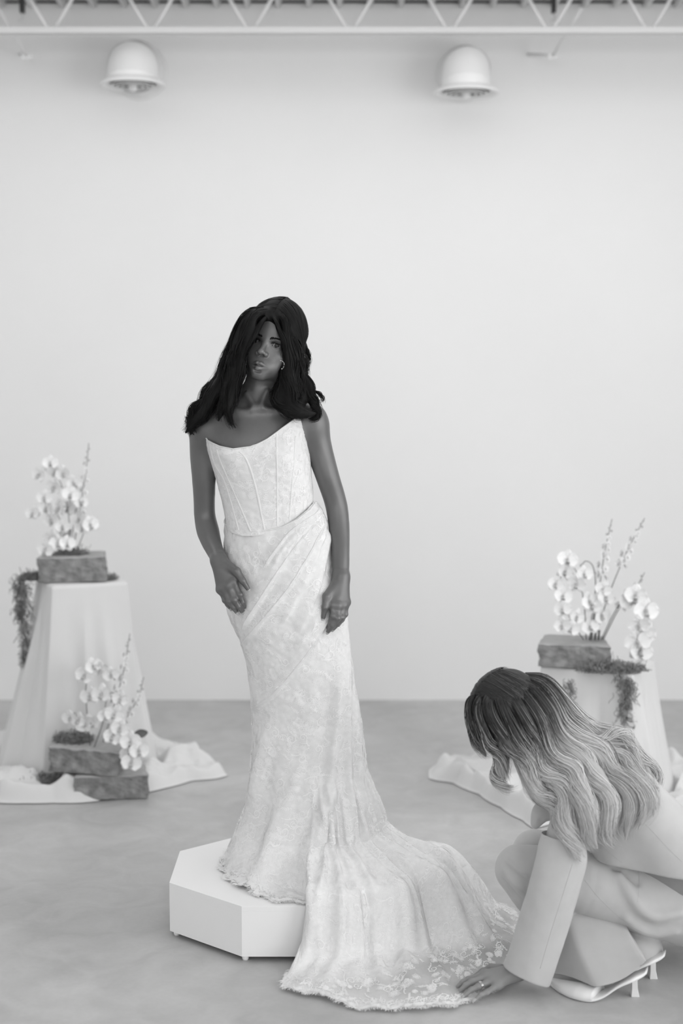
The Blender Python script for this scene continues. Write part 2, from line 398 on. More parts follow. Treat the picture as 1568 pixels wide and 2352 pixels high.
# ---------------------------------------------------------------- implicit bodies: smooth unions turned into one continuous skin
def axis(*segs):
    """segs (start, end, step) joined"""
    out = []
    for a, b, s in segs:
        n = max(1, int(round((b - a) / s))); out += list(np.linspace(a, b, n, endpoint=False))
    out.append(segs[-1][1]); return np.array(out, np.float32)
class Field:
    def __init__(s, xs, ys, zs):
        s.ax = (xs, ys, zs); s.F = np.full((len(xs), len(ys), len(zs)), 1.0, np.float32)
    def region(s, lo, hi):
        sl = []
        for i in range(3):
            a = max(0, np.searchsorted(s.ax[i], lo[i]) - 1); b = min(len(s.ax[i]), np.searchsorted(s.ax[i], hi[i]) + 1)
            if b - a < 1: return None, None
            sl.append(slice(a, b))
        X = s.ax[0][sl[0]][:, None, None]; Y = s.ax[1][sl[1]][None, :, None]; Z = s.ax[2][sl[2]][None, None, :]
        return tuple(sl), (X, Y, Z)
    def put(s, sl, d, k, sub=False):
        f = s.F[sl]
        if sub:
            h = np.maximum(k - np.abs(f + d), 0) / k
            s.F[sl] = np.maximum(f, -d) + h * h * k * 0.25
        else:
            h = np.maximum(k - np.abs(f - d), 0) / k
            s.F[sl] = np.minimum(f, d) - h * h * k * 0.25
    def cap(s, a, b, ra, rb=None, k=0.02, sub=False, flat=None):
        a = np.array(a, float); b = np.array(b, float); rb = ra if rb is None else rb
        m = max(ra, rb) + k + 0.012
        sl, G = s.region(np.minimum(a, b) - m, np.maximum(a, b) + m)
        if sl is None: return
        ab = b - a; L = ab @ ab + 1e-12
        p = [G[i] - a[i] for i in range(3)]
        t = np.clip((p[0] * ab[0] + p[1] * ab[1] + p[2] * ab[2]) / L, 0, 1)
        d = np.sqrt((p[0] - t * ab[0]) ** 2 + (p[1] - t * ab[1]) ** 2 + (p[2] - t * ab[2]) ** 2) - (ra + (rb - ra) * t)
        s.put(sl, d.astype(np.float32), k, sub)
    def chain(s, pts, rad, k=0.01, k0=None):
        for i in range(len(pts) - 1): s.cap(pts[i], pts[i + 1], rad[i], rad[i + 1], (k0 if (k0 and i == 0) else k))
    def limb(s, pts, rad, k=0.02, n=20):
        P = spline(pts, n); L_ = np.r_[0, np.cumsum(np.linalg.norm(np.diff(np.array(pts, float), axis=0), axis=1))]
        R = np.interp(np.linspace(0, 1, n), L_ / L_[-1] if len(rad) == len(pts) else np.linspace(0, 1, len(rad)), rad)
        m = R.max() + k + .012
        sl, G = s.region(P.min(0) - m, P.max(0) + m)
        if sl is None: return
        D = np.full(s.F[sl].shape, 9.0, np.float32)
        for i in range(n - 1):
            a, b = P[i], P[i + 1]; mm = max(R[i], R[i + 1]) + k + .012
            q, H = s.region(np.minimum(a, b) - mm, np.maximum(a, b) + mm)
            if q is None: continue
            o = tuple(slice(x.start - y.start, x.stop - y.start) for x, y in zip(q, sl))
            ab = b - a; L = ab @ ab + 1e-12; p = [H[j] - a[j] for j in range(3)]
            t = np.clip((p[0] * ab[0] + p[1] * ab[1] + p[2] * ab[2]) / L, 0, 1)
            d = np.sqrt((p[0] - t * ab[0]) ** 2 + (p[1] - t * ab[1]) ** 2 + (p[2] - t * ab[2]) ** 2) - (R[i] + (R[i + 1] - R[i]) * t)
            D[o] = np.minimum(D[o], d)
        s.put(sl, D, k)
    def ell(s, c, r, R=None, k=0.02, sub=False):
        c = np.array(c, float); r = np.array(r, float); m = max(r) + k + 0.012
        sl, G = s.region(c - m, c + m)
        if sl is None: return
        p = [G[i] - c[i] for i in range(3)]
        if R is not None:
            R = np.array(R); p = [p[0] * R[0, i] + p[1] * R[1, i] + p[2] * R[2, i] for i in range(3)]
        q0 = np.sqrt((p[0] / r[0]) ** 2 + (p[1] / r[1]) ** 2 + (p[2] / r[2]) ** 2)
        q1 = np.sqrt((p[0] / r[0] ** 2) ** 2 + (p[1] / r[1] ** 2) ** 2 + (p[2] / r[2] ** 2) ** 2) + 1e-9
        s.put(sl, (q0 * (q0 - 1) / q1).astype(np.float32), k, sub)
    def cut(s, p, n, k=0.002, lo=None, hi=None):
        """remove the half space beyond plane through p along n (inside the box lo..hi)"""
        lo = [-9] * 3 if lo is None else lo; hi = [9] * 3 if hi is None else hi
        sl, G = s.region(np.array(lo, float), np.array(hi, float))
        n = np.array(n, float); n /= np.linalg.norm(n)
        d = -(sum((G[i] - p[i]) * n[i] for i in range(3)))
        s.put(sl, d.astype(np.float32) + np.zeros_like(s.F[sl]), k, True)
    def mesh(s, smooth=1):
        F = s.F; F = np.where(np.abs(F) < 1e-7, 1e-7, F)
        ins = F < 0
        n = np.zeros(tuple(d - 1 for d in F.shape), np.uint8)
        for i in (0, 1):
            for j in (0, 1):
                for k in (0, 1):
                    n += ins[i:F.shape[0] - 1 + i, j:F.shape[1] - 1 + j, k:F.shape[2] - 1 + k]
        act = np.argwhere((n > 0) & (n < 8))
        idx = np.full(n.shape, -1, np.int32); idx[tuple(act.T)] = np.arange(len(act))
        co = np.stack([s.ax[i][act[:, i]] for i in range(3)], 1); nx = np.stack([s.ax[i][act[:, i] + 1] for i in range(3)], 1)
        acc = np.zeros((len(act), 3)); cnt = np.zeros(len(act))
        corner = {}
        for i in (0, 1):
            for j in (0, 1):
                for k in (0, 1): corner[i, j, k] = F[act[:, 0] + i, act[:, 1] + j, act[:, 2] + k]
        for (c0, f0) in list(corner.items()):
            for axd in range(3):
                if c0[axd] == 0:
                    c1 = tuple(1 if q == axd else c0[q] for q in range(3)); f1 = corner[c1]
                    m = (f0 < 0) != (f1 < 0)
                    t = np.where(m, f0 / np.where(m, f0 - f1, 1), 0)
                    pt = np.stack([(nx[:, q] if c0[q] else co[:, q]) if q != axd else co[:, q] + t * (nx[:, q] - co[:, q]) for q in range(3)], 1)
                    acc += pt * m[:, None]; cnt += m
        V = acc / cnt[:, None]
        quads = []
        for axd in range(3):
            a = [slice(None)] * 3; b = [slice(None)] * 3; a[axd] = slice(0, -1); b[axd] = slice(1, None)
            ch = ins[tuple(a)] != ins[tuple(b)]
            o1, o2 = [q for q in range(3) if q != axd]
            e = np.argwhere(ch)
            ok = (e[:, o1] > 0) & (e[:, o2] > 0) & (e[:, o1] < F.shape[o1] - 1) & (e[:, o2] < F.shape[o2] - 1); e = e[ok]
            def cell(d1, d2):
                c = e.copy(); c[:, o1] -= d1; c[:, o2] -= d2; return idx[tuple(c.T)]
            q = np.stack([cell(1, 1), cell(0, 1), cell(0, 0), cell(1, 0)], 1)
            flip = ~ins[tuple(e.T)]
            if axd == 1: flip = ~flip
            q[flip] = q[flip][:, ::-1]; quads.append(q)
        Q = np.vstack(quads)
        Q = Q[(Q >= 0).all(1)]
        for _ in range(smooth):
            s_ = np.zeros_like(V); c_ = np.zeros(len(V))
            for k in range(4):
                np.add.at(s_, Q[:, k], V[Q[:, (k + 1) % 4]]); np.add.at(c_, Q[:, k], 1)
                np.add.at(s_, Q[:, k], V[Q[:, (k - 1) % 4]]); np.add.at(c_, Q[:, k], 1)
            V = np.where(c_[:, None] > 0, 0.5 * V + 0.5 * s_ / np.maximum(c_, 1)[:, None], V)
        return V, Q
def rot(yaw=0, pitch=0, roll=0):
    r = math.radians
    return np.array((Matrix.Rotation(r(roll), 3, 'Y') @ Matrix.Rotation(r(yaw), 3, 'Z') @ Matrix.Rotation(r(pitch), 3, 'X')))
def head_prims(f, O, R, face=True, s=1.0):
    """a head in local axes: face towards -y, eye line at z = 0"""
    P = lambda x, y, z: O + R @ (np.array((x, y, z)) * s)
    E = lambda c, r, k=0.02, sub=False: f.ell(P(*c), np.array(r) * s, R, k, sub)
    Cp = lambda a, b, ra, rb, k=0.02, sub=False: f.cap(P(*a), P(*b), ra * s, rb * s, k, sub)
    E((0, .010, .036), (.073, .094, .084), .02)
    E((0, -.036, .045), (.058, .046, .052), .03)
    E((0, -.030, -.033), (.057, .054, .066), .03)
    for q in (-1, 1):
        Cp((q * .054, .008, -.045), (q * .043, -.014, -.072), .013, .013, .03)
        Cp((q * .043, -.014, -.072), (q * .010, -.066, -.094), .013, .012, .02)
        E((q * .044, -.054, -.033), (.019, .019, .017), .022)
        E((q * .030, -.056, -.062), (.020, .018, .022), .02)
        E((q * .073, .014, -.014), (.008, .018, .030), .008)
    Cp((-.007, -.068, -.095), (.007, -.068, -.095), .0125, .0125, .018)
    if not face: return P
    Cp((-.036, -.070, .0165), (.036, -.070, .0165), .0115, .0115, .016)
    E((0, -.072, -.070), (.033, .018, .024), .016)
    Cp((0, -.080, .008), (0, -.0985, -.0275), .0068, .0076, .010)
    E((0, -.1020, -.0320), (.0098, .0088, .0082), k=.008)
    for q in (-1, 1):
        E((q * .0130, -.0905, -.0355), (.0074, .0095, .0072), .006)
        E((q * .0325, -.094, -.001), (.016, .016, .0115), .010, True)
        E((q * .0325, -.0665, -.001), (.0160, .0150, .0140), .004)
        E((q * .0325, -.0835, -.0015), (.0138, .010, .0040), .0018, True)
        E((q * .0070, -.0985, -.0412), (.0046, .0064, .0042), .0025, True)
        Cp((q * .005, -.0930, -.0650), (q * .0275, -.0780, -.0715), .0062, .0026, .004)
        Cp((0, -.0920, -.0805), (q * .0260, -.0785, -.0735), .0080, .0028, .005)
    for q in (-1, 1):
        Cp((0, -.0985, -.0722), (q * .0235, -.0825, -.0722), .0011, .0008, .0018, True)
    E((0, -.0885, -.0895), (.012, .006, .0030), .006, True)
    return P

def relax(V, Q, w, it):
    """extra smoothing of the skin, weight w per vertex"""
    for _ in range(it):
        s_ = np.zeros_like(V); c_ = np.zeros(len(V))
        for k in range(4):
            np.add.at(s_, Q[:, k], V[Q[:, (k + 1) % 4]]); np.add.at(c_, Q[:, k], 1)
        V = V + w[:, None] * .6 * (s_ / np.maximum(c_, 1)[:, None] - V)
    return V
# ---------------------------------------------------------------- the standing bride
BY = 4.33
def B(px, py, dy=0.0): return np.array(at(px, py, BY + dy))
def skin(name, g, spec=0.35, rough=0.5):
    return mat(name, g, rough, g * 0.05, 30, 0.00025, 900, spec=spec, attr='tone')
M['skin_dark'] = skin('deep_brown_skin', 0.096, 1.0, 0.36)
M['hair_dark'] = mat('black_hair', 0.006, 0.55, 0.002, 40, spec=0.16)
M['eye'] = None
def eye_mat():
    m = bpy.data.materials.new('eye'); m.use_nodes = True; N = m.node_tree.nodes; L = m.node_tree.links
    b = N['Principled BSDF']; b.inputs['Roughness'].default_value = .25
    a = N.new('ShaderNodeAttribute'); a.attribute_name = 'ring'
    r = N.new('ShaderNodeValToRGB'); r.color_ramp.interpolation = 'LINEAR'
    e = r.color_ramp.elements; e[0].position = 0; e[0].color = (.004, .004, .004, 1); e[1].position = 1; e[1].color = (.50, .50, .50, 1)
    for p, c in ((.22, .004), (.26, .014), (.46, .012), (.50, .006), (.55, .36)):
        k = e.new(p); k.color = (c, c, c, 1)
    L.new(a.outputs['Fac'], r.inputs[0]); L.new(r.outputs[0], b.inputs['Base Color']); return m
M['eye'] = eye_mat()

HR = rot(yaw=-17, pitch=-5, roll=13.5)
EYE_MID = B(611, 787, -.075)
HO = EYE_MID - HR @ np.array((0, -.078, 0))
x0, x1 = B(425, 1000)[0], B(815, 1300)[0]
zb = B(700, 1470)[2]
fld = Field(axis((x0, HO[0] - .085, .0028), (HO[0] - .085, HO[0] + .085, .0014), (HO[0] + .085, x1, .0028)),
            axis((BY - .20, BY - .03, .0019), (BY - .03, BY + .24, .0048)),
            axis((.150, zb, .013), (zb, zb + .20, .0023), (zb + .20, HO[2] - .14, .0040), (HO[2] - .14, HO[2] + .135, .0013)))
PB = head_prims(fld, HO, HR)
# neck, shoulders, torso
fld.cap(B(590, 935, .015), B(604, 862, .005), .052, .047, .03)
fld.cap(B(582, 918, .02), B(480, 962, .02), .034, .038, .05)
fld.cap(B(602, 915, .02), B(718, 956, .02), .034, .038, .05)
fld.ell(B(588, 1010, .005), (.148, .088, .120), k=.05)
fld.ell(B(587, 1050, -.02), (.112, .064, .080), k=.05)
fld.ell(B(545, 1054, -.042), (.042, .032, .042), k=.03)
fld.ell(B(645, 1040, -.046), (.045, .034, .045), k=.03)
fld.cap(B(600, 1090, .01), B(622, 1240, .01), .088, .092, .06)
fld.cap(B(575, 1090, .01), B(580, 1230, .01), .075, .075, .06)
fld.cap(B(640, 1090, .01), B(665, 1230, .01), .070, .078, .06)
fld.cap(B(595, 1335, .02), B(690, 1320, .02), .088, .088, .06)
for a, b, c, d in (((604, 1380), (645, 1690), (655, 1940), (640, 1992)), ((690, 1380), (725, 1690), (735, 1930), (735, 1985))):
    fld.cap(B(*a, .01), B(*b, -.01), .064, .046, .04)
    fld.cap(B(*b, -.01), B(*c, .03), .050, .034, .03)
    fld.cap(B(*c, .03), B(*d, -.07), .034, .026, .03)
# collar bones and the hollow above them
for (a, b) in (((578, 938, -.062), (510, 944, -.045)), ((604, 936, -.062), (680, 940, -.045))):
    fld.cap(B(*a), B(*b), .0060, .0050, .022)
fld.ell(B(591, 936, -.075), (.010, .010, .012), k=.014, sub=True)
fld.ell(B(560, 926, -.062), (.020, .012, .012), k=.02, sub=True)
fld.ell(B(632, 924, -.062), (.024, .012, .012), k=.02, sub=True)
fld.cap(B(566, 905, -.038), B(586, 938, -.058), .005, .005, .016)
fld.cap(B(613, 900, -.038), B(596, 938, -.058), .005, .005, .016)
# arms
fld.cap(B(530, 1000, .035), B(476, 988, .025), .045, .047, .05)
fld.cap(B(660, 995, .040), B(716, 985, .035), .043, .045, .05)
fld.limb([B(472, 988, .025), B(467, 1040, .03), B(468, 1095, .03), B(469, 1150, .04), B(470, 1185, .045), B(477, 1218, .03), B(487, 1250, -.005), B(501, 1281, -.055)],
          [.0495, .0425, .0375, .0335, .0335, .0365, .0305, .0235], .02)
fld.limb([B(718, 985, .035), B(735, 1040, .035), B(752, 1095, .03), B(766, 1138, .04), B(774, 1170, .04), B(779, 1220, .02), B(782, 1276, -.02), B(783, 1322, -.045)],
          [.0485, .0410, .0372, .0355, .0350, .0330, .0280, .0240], .02)
def hand(f, wrist, rw, knuckles, pips, dips, tips, thumb, r=.0083, palm_r=.0125, back=None):
    w = np.array(wrist)
    for i, k in enumerate(knuckles):
        f.cap(w, k, rw * .78, palm_r if i else palm_r * 1.05, .016)
    for i in range(len(knuckles) - 1): f.cap(knuckles[i], knuckles[i + 1], palm_r * .96, palm_r * .92, .010)
    for i in range(len(knuckles)):
        q = r * (1.0, 1.04, .98, .84)[i]
        f.chain([knuckles[i], pips[i], dips[i], tips[i]], [q * 1.22, q * 1.06, q * .92, q * .74], .0035, .008)
        f.ell(pips[i], (q * 1.13,) * 3, k=.004)
        f.ell(knuckles[i], (q * 1.38,) * 3, k=.008)
    f.chain(thumb, [r * 1.75, r * 1.50, r * 1.15, r * .84], .006, .014)
mid = lambda a, b, t=.55: a * (1 - t) + b * t
LW = B(503, 1287, -.062)
LK = [B(536, 1336, -.098), B(525, 1345, -.100), B(514, 1352, -.094), B(506, 1354, -.082)]
LP = [B(551, 1366, -.108), B(538, 1378, -.113), B(526, 1381, -.108), B(516, 1379, -.094)]
LT = [B(562, 1397, -.094), B(556, 1405, -.096), B(544, 1407, -.094), B(528, 1397, -.084)]
LD = [mid(a, b) + np.array((0, -.004, 0)) for a, b in zip(LP, LT)]
LTh = [B(520, 1296, -.085), B(543, 1312, -.105), B(557, 1334, -.113), B(569, 1352, -.112)]
hand(fld, LW, .0245, LK, LP, LD, LT, LTh)
RW = B(783, 1326, -.048)
RK = [B(764, 1389, -.094), B(776, 1391, -.092), B(787, 1389, -.080), B(795, 1383, -.066)]
RP = [B(764, 1415, -.108), B(775, 1420, -.108), B(785, 1418, -.098), B(793, 1411, -.084)]
RT = [B(753, 1442, -.094), B(753, 1451, -.099), B(765, 1445, -.094), B(779, 1433, -.086)]
RD = [mid(a, b) + np.array((.001, -.005, 0)) for a, b in zip(RP, RT)]
RTh = [B(768, 1345, -.070), B(750, 1370, -.094), B(746, 1395, -.104), B(742, 1418, -.103)]
hand(fld, RW, .0245, RK, RP, RD, RT, RTh)
V, Q = fld.mesh(1)
V = relax(V, Q, (1 - ease(HO[2] - .16, HO[2] - .12, V[:, 2])) * ease(B(700, 1296)[2], B(700, 1270)[2], V[:, 2]), 14)
# skin tone: lips, lids, brow shade
loc = (V - HO) @ HR
tone = np.ones(len(V)) + .36 * ease(-.14, -.08, loc[:, 2]) * (loc[:, 1] < .02)   # face brightened in the skin colour, offsetting the shade of the hair
def spot(cx, cz, rx, rz, val, y=-.05, soft=.35):
    d = np.sqrt(((loc[:, 0] - cx) / rx) ** 2 + ((loc[:, 2] - cz) / rz) ** 2)
    w = (1 - ease(1 - soft, 1 + soft, d)) * (loc[:, 1] < y)
    return w * (val - 1)
lipw = spot(0, -.0725, .0290, .0125, .74, soft=.2)
tone += lipw
for q in (-1, 1):
    tone += spot(q * .0325, .003, .0205, .0105, .42, soft=.4)
    tone += spot(q * .0068, -.0412, .0052, .0042, .30, y=-.08)
tone += spot(0, -.0722, .027, .0022, .40, y=-.06)
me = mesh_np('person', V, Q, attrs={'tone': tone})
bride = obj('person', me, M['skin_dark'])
tag(bride, 'person with long dark wavy hair standing in a strapless white lace gown', 'person')
bride_tree = BVHTree.FromPolygons(V.tolist(), Q.tolist()) if False else None
def part(name, me, m, parent): return obj(name, me, m, parent)
def eyeballs(O, R, parent, gaze):
    for q in (-1, 1):
        c = O + R @ np.array((q * .0325, -.0688, -.0012)); r = .0128
        g = np.array(gaze, float) - c; g /= np.linalg.norm(g)
        th = np.linspace(0, math.pi, 24); ph = np.arange(24) * 2 * math.pi / 24
        ref = np.cross(g, (0, 0, 1.0)); ref /= np.linalg.norm(ref); up = np.cross(ref, g)
        Vv = np.stack([c + r * (math.cos(t) * g + math.sin(t) * (math.cos(p) * ref + math.sin(p) * up)) for t in th for p in ph])
        rg = np.repeat(th / math.pi * 2.4, 24)
        part('eye', mesh_np('eye', Vv, grid_quads(24, 24, True), attrs={'ring': np.clip(rg, 0, 1)}), M['eye'], parent)
eyeballs(HO, HR, bride, (0, 0, 1.70))
def on_face(O, R, xz, lift):
    """local x,z on the face -> world point on the skin facing -y"""
    out = []
    for x, z in xz:
        o = O + R @ np.array((x, -.16, z)); d = R @ np.array((0, 1.0, 0))
        h = face_tree.ray_cast(Vector(o), Vector(d))
        p = np.array(h[0]) if h[0] is not None else O + R @ np.array((x, -.08, z))
        out.append(p - d * lift)
    return np.array(out)
sel = (loc[Q].mean(1)[:, 2] > -.12) & (loc[Q].mean(1)[:, 1] < -.02)
face_tree = BVHTree.FromPolygons(V.tolist(), Q[sel].tolist())
rg = rng(3)
def brows(O, R, parent, m):
    for q in (-1, 1):
        P, Rr = [], []
        for i in range(210):
            t = rg.uniform(0, 1); x = q * (.0125 + .037 * t); z = .0128 + .0060 * math.sin(t * 2.0) - .004 * t * t + rg.normal(0, .0013) * (1 - .6 * t)
            L = .006; a = math.radians(60 - 62 * t)
            p = on_face(O, R, [(x, z), (x + q * L * .5 * math.cos(a), z + L * .5 * math.sin(a)), (x + q * L * math.cos(a), z + L * .8 * math.sin(a))], .0006)
            P.append(p); Rr.append([.00045, .0005, .00015])
        Vv, Qq = tubes(np.array(P), np.array(Rr), 4)
        e = part('eyebrow', mesh_np('eyebrow', Vv, Qq), m, parent); e['kind'] = 'stuff'
    for q in (-1, 1):
        P, Rr = [], []
        for t in np.linspace(-1, 1, 26):
            x = q * .0325 + .0135 * t; z = -.0015 + .0049 * math.sqrt(max(0, 1 - t * t)) 
            b = O + R @ np.array((x, -.0815, z))
            dirs = R @ np.array((.0022 * t, -.0050, .0040))
            P.append([b, b + dirs * .5, b + dirs + R @ np.array((0, 0, .0012))]); Rr.append([.0005, .0004, .00012])
        Vv, Qq = tubes(np.array(P), np.array(Rr), 4)
        e = part('eyelashes', mesh_np('eyelashes', Vv, Qq), m, parent); e['kind'] = 'stuff'
brows(HO, HR, bride, M['hair_dark'])
# pale nails
M['nail'] = mat('pale_nail', 0.42, 0.25, 0.01, 20, spec=.5)
def nails(tips, dips, parent, r, toward=(0, -1, 0)):
    for t, d in zip(tips, dips):
        ax = t - d; ax /= np.linalg.norm(ax); n = np.array(toward, float); n -= ax * (n @ ax); n /= np.linalg.norm(n); s = np.cross(ax, n)
        Vv = []
        for u in np.linspace(-.5, 1.15, 7):
            for a in np.linspace(-.95, .95, 7):
                w = r * (1 if u < .6 else 1 - .55 * (u - .6) ** 1.2)
                Vv.append(t + ax * u * r * 1.25 + s * math.sin(a) * w * .92 + n * (math.cos(a) * w * .72 + r * .22 - .25 * max(0, u) * r * .3))
        part('fingernail', mesh_np('fingernail', np.array(Vv), grid_quads(7, 7)), M['nail'], parent)
nails(LT + [LTh[-1]], LD + [LTh[-2]], bride, .0064, (.25, -1, .1))
nails(RT[1:] + [RTh[-1]], RD[1:] + [RTh[-2]], bride, .0062, (.3, -1, -.2))
# ---------------------------------------------------------------- the gown: bodice, draped skirt, train
def lace_cloth(name, g, sheer=False):
    m = mat(name, g, 0.8, 0.02, 14, 0.0, spec=0.12, sheen=0.15)
    nt = m.node_tree; N = nt.nodes; L = nt.links; b = N['Principled BSDF']
    tc = [n for n in N if n.type == 'TEX_COORD'][0]; cc = [n for n in N if n.type == 'COMBINE_COLOR'][0]
    # fine net: cells of the tulle plus a soft floral clouding, as relief and a slight tone change
    vo = N.new('ShaderNodeTexVoronoi'); vo.inputs['Scale'].default_value = 210; vo.feature = 'DISTANCE_TO_EDGE'; L.new(tc.outputs['Object'], vo.inputs['Vector'])
    v2 = N.new('ShaderNodeTexVoronoi'); v2.inputs['Scale'].default_value = 62; L.new(tc.outputs['Object'], v2.inputs['Vector'])
    r = N.new('ShaderNodeMapRange'); r.inputs[1].default_value = 0.0; r.inputs[2].default_value = .12; r.inputs[3].default_value = 1.05; r.inputs[4].default_value = .985
    L.new(vo.outputs['Distance'], r.inputs[0])
    r2 = N.new('ShaderNodeMapRange'); r2.inputs[1].default_value = .1; r2.inputs[2].default_value = .7; r2.inputs[3].default_value = 1.04; r2.inputs[4].default_value = .97
    L.new(v2.outputs['Distance'], r2.inputs[0])
    mu = N.new('ShaderNodeMath'); mu.operation = 'MULTIPLY'; L.new(r.outputs[0], mu.inputs[0]); L.new(r2.outputs[0], mu.inputs[1])
    old = cc.inputs[0].links[0].from_socket
    m2 = N.new('ShaderNodeMath'); m2.operation = 'MULTIPLY'; L.new(old, m2.inputs[0]); L.new(mu.outputs[0], m2.inputs[1])
    for i in range(3): L.new(m2.outputs[0], cc.inputs[i])
    bp = N.new('ShaderNodeBump'); bp.inputs['Distance'].default_value = .0012; bp.inputs['Strength'].default_value = .8
    L.new(mu.outputs[0], bp.inputs['Height']); L.new(bp.outputs[0], b.inputs['Normal'])
    if sheer:
        at_ = N.new('ShaderNodeAttribute'); at_.attribute_name = 'sheer'
        tr = N.new('ShaderNodeBsdfTransparent'); mx = N.new('ShaderNodeMixShader')
        L.new(at_.outputs['Fac'], mx.inputs[0]); L.new(b.outputs[0], mx.inputs[1]); L.new(tr.outputs[0], mx.inputs[2])
        L.new(mx.outputs[0], N['Material Output'].inputs[0])
    return m
M['gown'] = lace_cloth('ivory_lace_cloth', 0.76)
M['train'] = lace_cloth('sheer_lace_cloth', 0.80, True)
M['thread'] = mat('white_embroidery', 0.89, 0.7, 0.02, 60, spec=0.2)
M['lining'] = mat('ivory_boning', 0.76, 0.6, 0.01, 30)
NU = 390
PHI = (np.arange(NU) / NU) * 2 * np.pi - np.pi          # 0 = towards the camera, + = to the right
SP, CP = np.sin(PHI), np.cos(PHI)
GY = 4.345
_py = np.arange(940, 2010, 1.0)
_zz = np.array([at(784, p, GY).z for p in _py])          # falls with py
def z_of(py): return np.interp(py, _py, _zz)
def py_of(z): return np.interp(-np.asarray(z), -_zz, _py)
def x_of(px, py):
    k = np.interp(py, _py, [ (at(785, p, GY).x - at(784, p, GY).x) for p in _py]); return (np.asarray(px) - 784) * k
Lb = np.array([(940, 466), (1000, 469), (1020, 473), (1045, 480), (1075, 489), (1100, 497), (1130, 505), (1150, 510), (1190, 518), (1212, 520), (1260, 520)])
Rb = np.array([(940, 690), (960, 697), (990, 704), (1020, 707), (1045, 711), (1075, 714), (1100, 716), (1130, 719), (1150, 720), (1190, 722), (1260, 728)])
Ls = np.array([(1140, 508), (1205, 516), (1260, 514), (1330, 515), (1400, 521), (1430, 530), (1470, 552), (1520, 565), (1580, 574), (1640, 580), (1700, 581), (1760, 579), (1800, 576), (1850, 571), (1890, 556), (1925, 541), (1960, 530)])
Rs = np.array([(1140, 722), (1152, 727), (1170, 738), (1190, 748), (1250, 760), (1310, 769), (1345, 784), (1400, 798), (1450, 801), (1490, 804), (1570, 815), (1620, 825), (1680, 833), (1770, 839), (1830, 854), (1890, 869), (1935, 880), (1960, 890)])
Df = np.array([(940, .100), (1000, .112), (1040, .128), (1080, .122), (1150, .108), (1210, .108), (1300, .128), (1400, .130), (1500, .122), (1650, .112), (1750, .120), (1850, .150), (1930, .190), (1960, .20)])
Db = np.array([(940, .100), (1050, .105), (1150, .095), (1210, .10), (1330, .145), (1450, .145), (1600, .145), (1750, .16), (1850, .20), (1930, .26), (1960, .28)])
def ring(py, L, R, ex=2.0):
    """py (...,NU) -> xyz"""
    l = x_of(np.interp(py, L[:, 0], L[:, 1]), py); r = x_of(np.interp(py, R[:, 0], R[:, 1]), py)
    cx, a = (l + r) / 2, (r - l) / 2
    b = np.where(CP > 0, np.interp(py, Df[:, 0], Df[:, 1]), np.interp(py, Db[:, 0], Db[:, 1]))
    e = 2 / ex
    X = cx + a * np.sign(SP) * np.abs(SP) ** e; Y = GY - b * np.sign(CP) * np.abs(CP) ** e
    return np.stack([X, Y, z_of(py) + np.zeros_like(X)], -1)
def col_py(curve, L, R, back):
    """py of a boundary given by (px,py) as seen from the front, for each column; 'back' elsewhere"""
    c = np.array(curve, float); out = np.full(NU, float(c[:, 1].mean()))
    for _ in range(30):
        l = np.interp(out, L[:, 0], L[:, 1]); r = np.interp(out, R[:, 0], R[:, 1])
        px = (l + r) / 2 + (r - l) / 2 * SP
        f = np.interp(px, c[:, 0], c[:, 1]); w = ease(-.35, .1, CP)
        out = .5 * out + .5 * (f * w + back * (1 - w))
    return out
neck = col_py([(466, 998), (471, 999), (482, 1010), (498, 1016), (515, 1021.6), (549, 1027), (584, 1022), (612, 1005), (644, 981.5), (668, 966), (686, 955), (692, 960), (704, 990)], Lb, Rb, 1010)
seam = col_py([(510, 1198), (530, 1204), (570, 1211), (610, 1209), (650, 1200), (680, 1184), (705, 1164), (722, 1150), (735, 1152)], Ls, Rs, 1185)
# bodice
NVB = 130
t = np.linspace(0, 1, NVB)[:, None]
pyb = neck[None] * (1 - t) + (seam[None] + 12) * t
SB = ring(pyb, Lb, Rb, 2.35)
SB[:, :, 1] -= (.010 * np.exp(-((pyb - 1045) / 35) ** 2) * (np.exp(-((SP + .48) / .30) ** 2) + np.exp(-((SP - .42) / .30) ** 2)) * (CP > 0))
# fine pulls in the lace
n2 = Noise2(5)
SB[:, :, 1] -= .0012 * n2(PHI[None] * 9, pyb / 9) * (CP > 0)
rim = SB[0].copy(); cen = np.array([x_of(590, 1000), GY, 0]); dirn = rim - cen; dirn[:, 2] = 0; dirn /= np.linalg.norm(dirn, axis=1, keepdims=True)
in1 = rim - dirn * .003; in2 = rim - dirn * .006 - np.array([0, 0, .02])
rim0 = rim - dirn * .001 + np.array([0, 0, .0022])
SBx = np.vstack([in2[None], in1[None], rim0[None], SB])
bod = obj('bodice', mesh_np('bodice', SBx.reshape(-1, 3), grid_quads(NU, len(SBx), True)), M['gown'], bride)
bod['label'] = 'structured strapless lace bodice with boning'

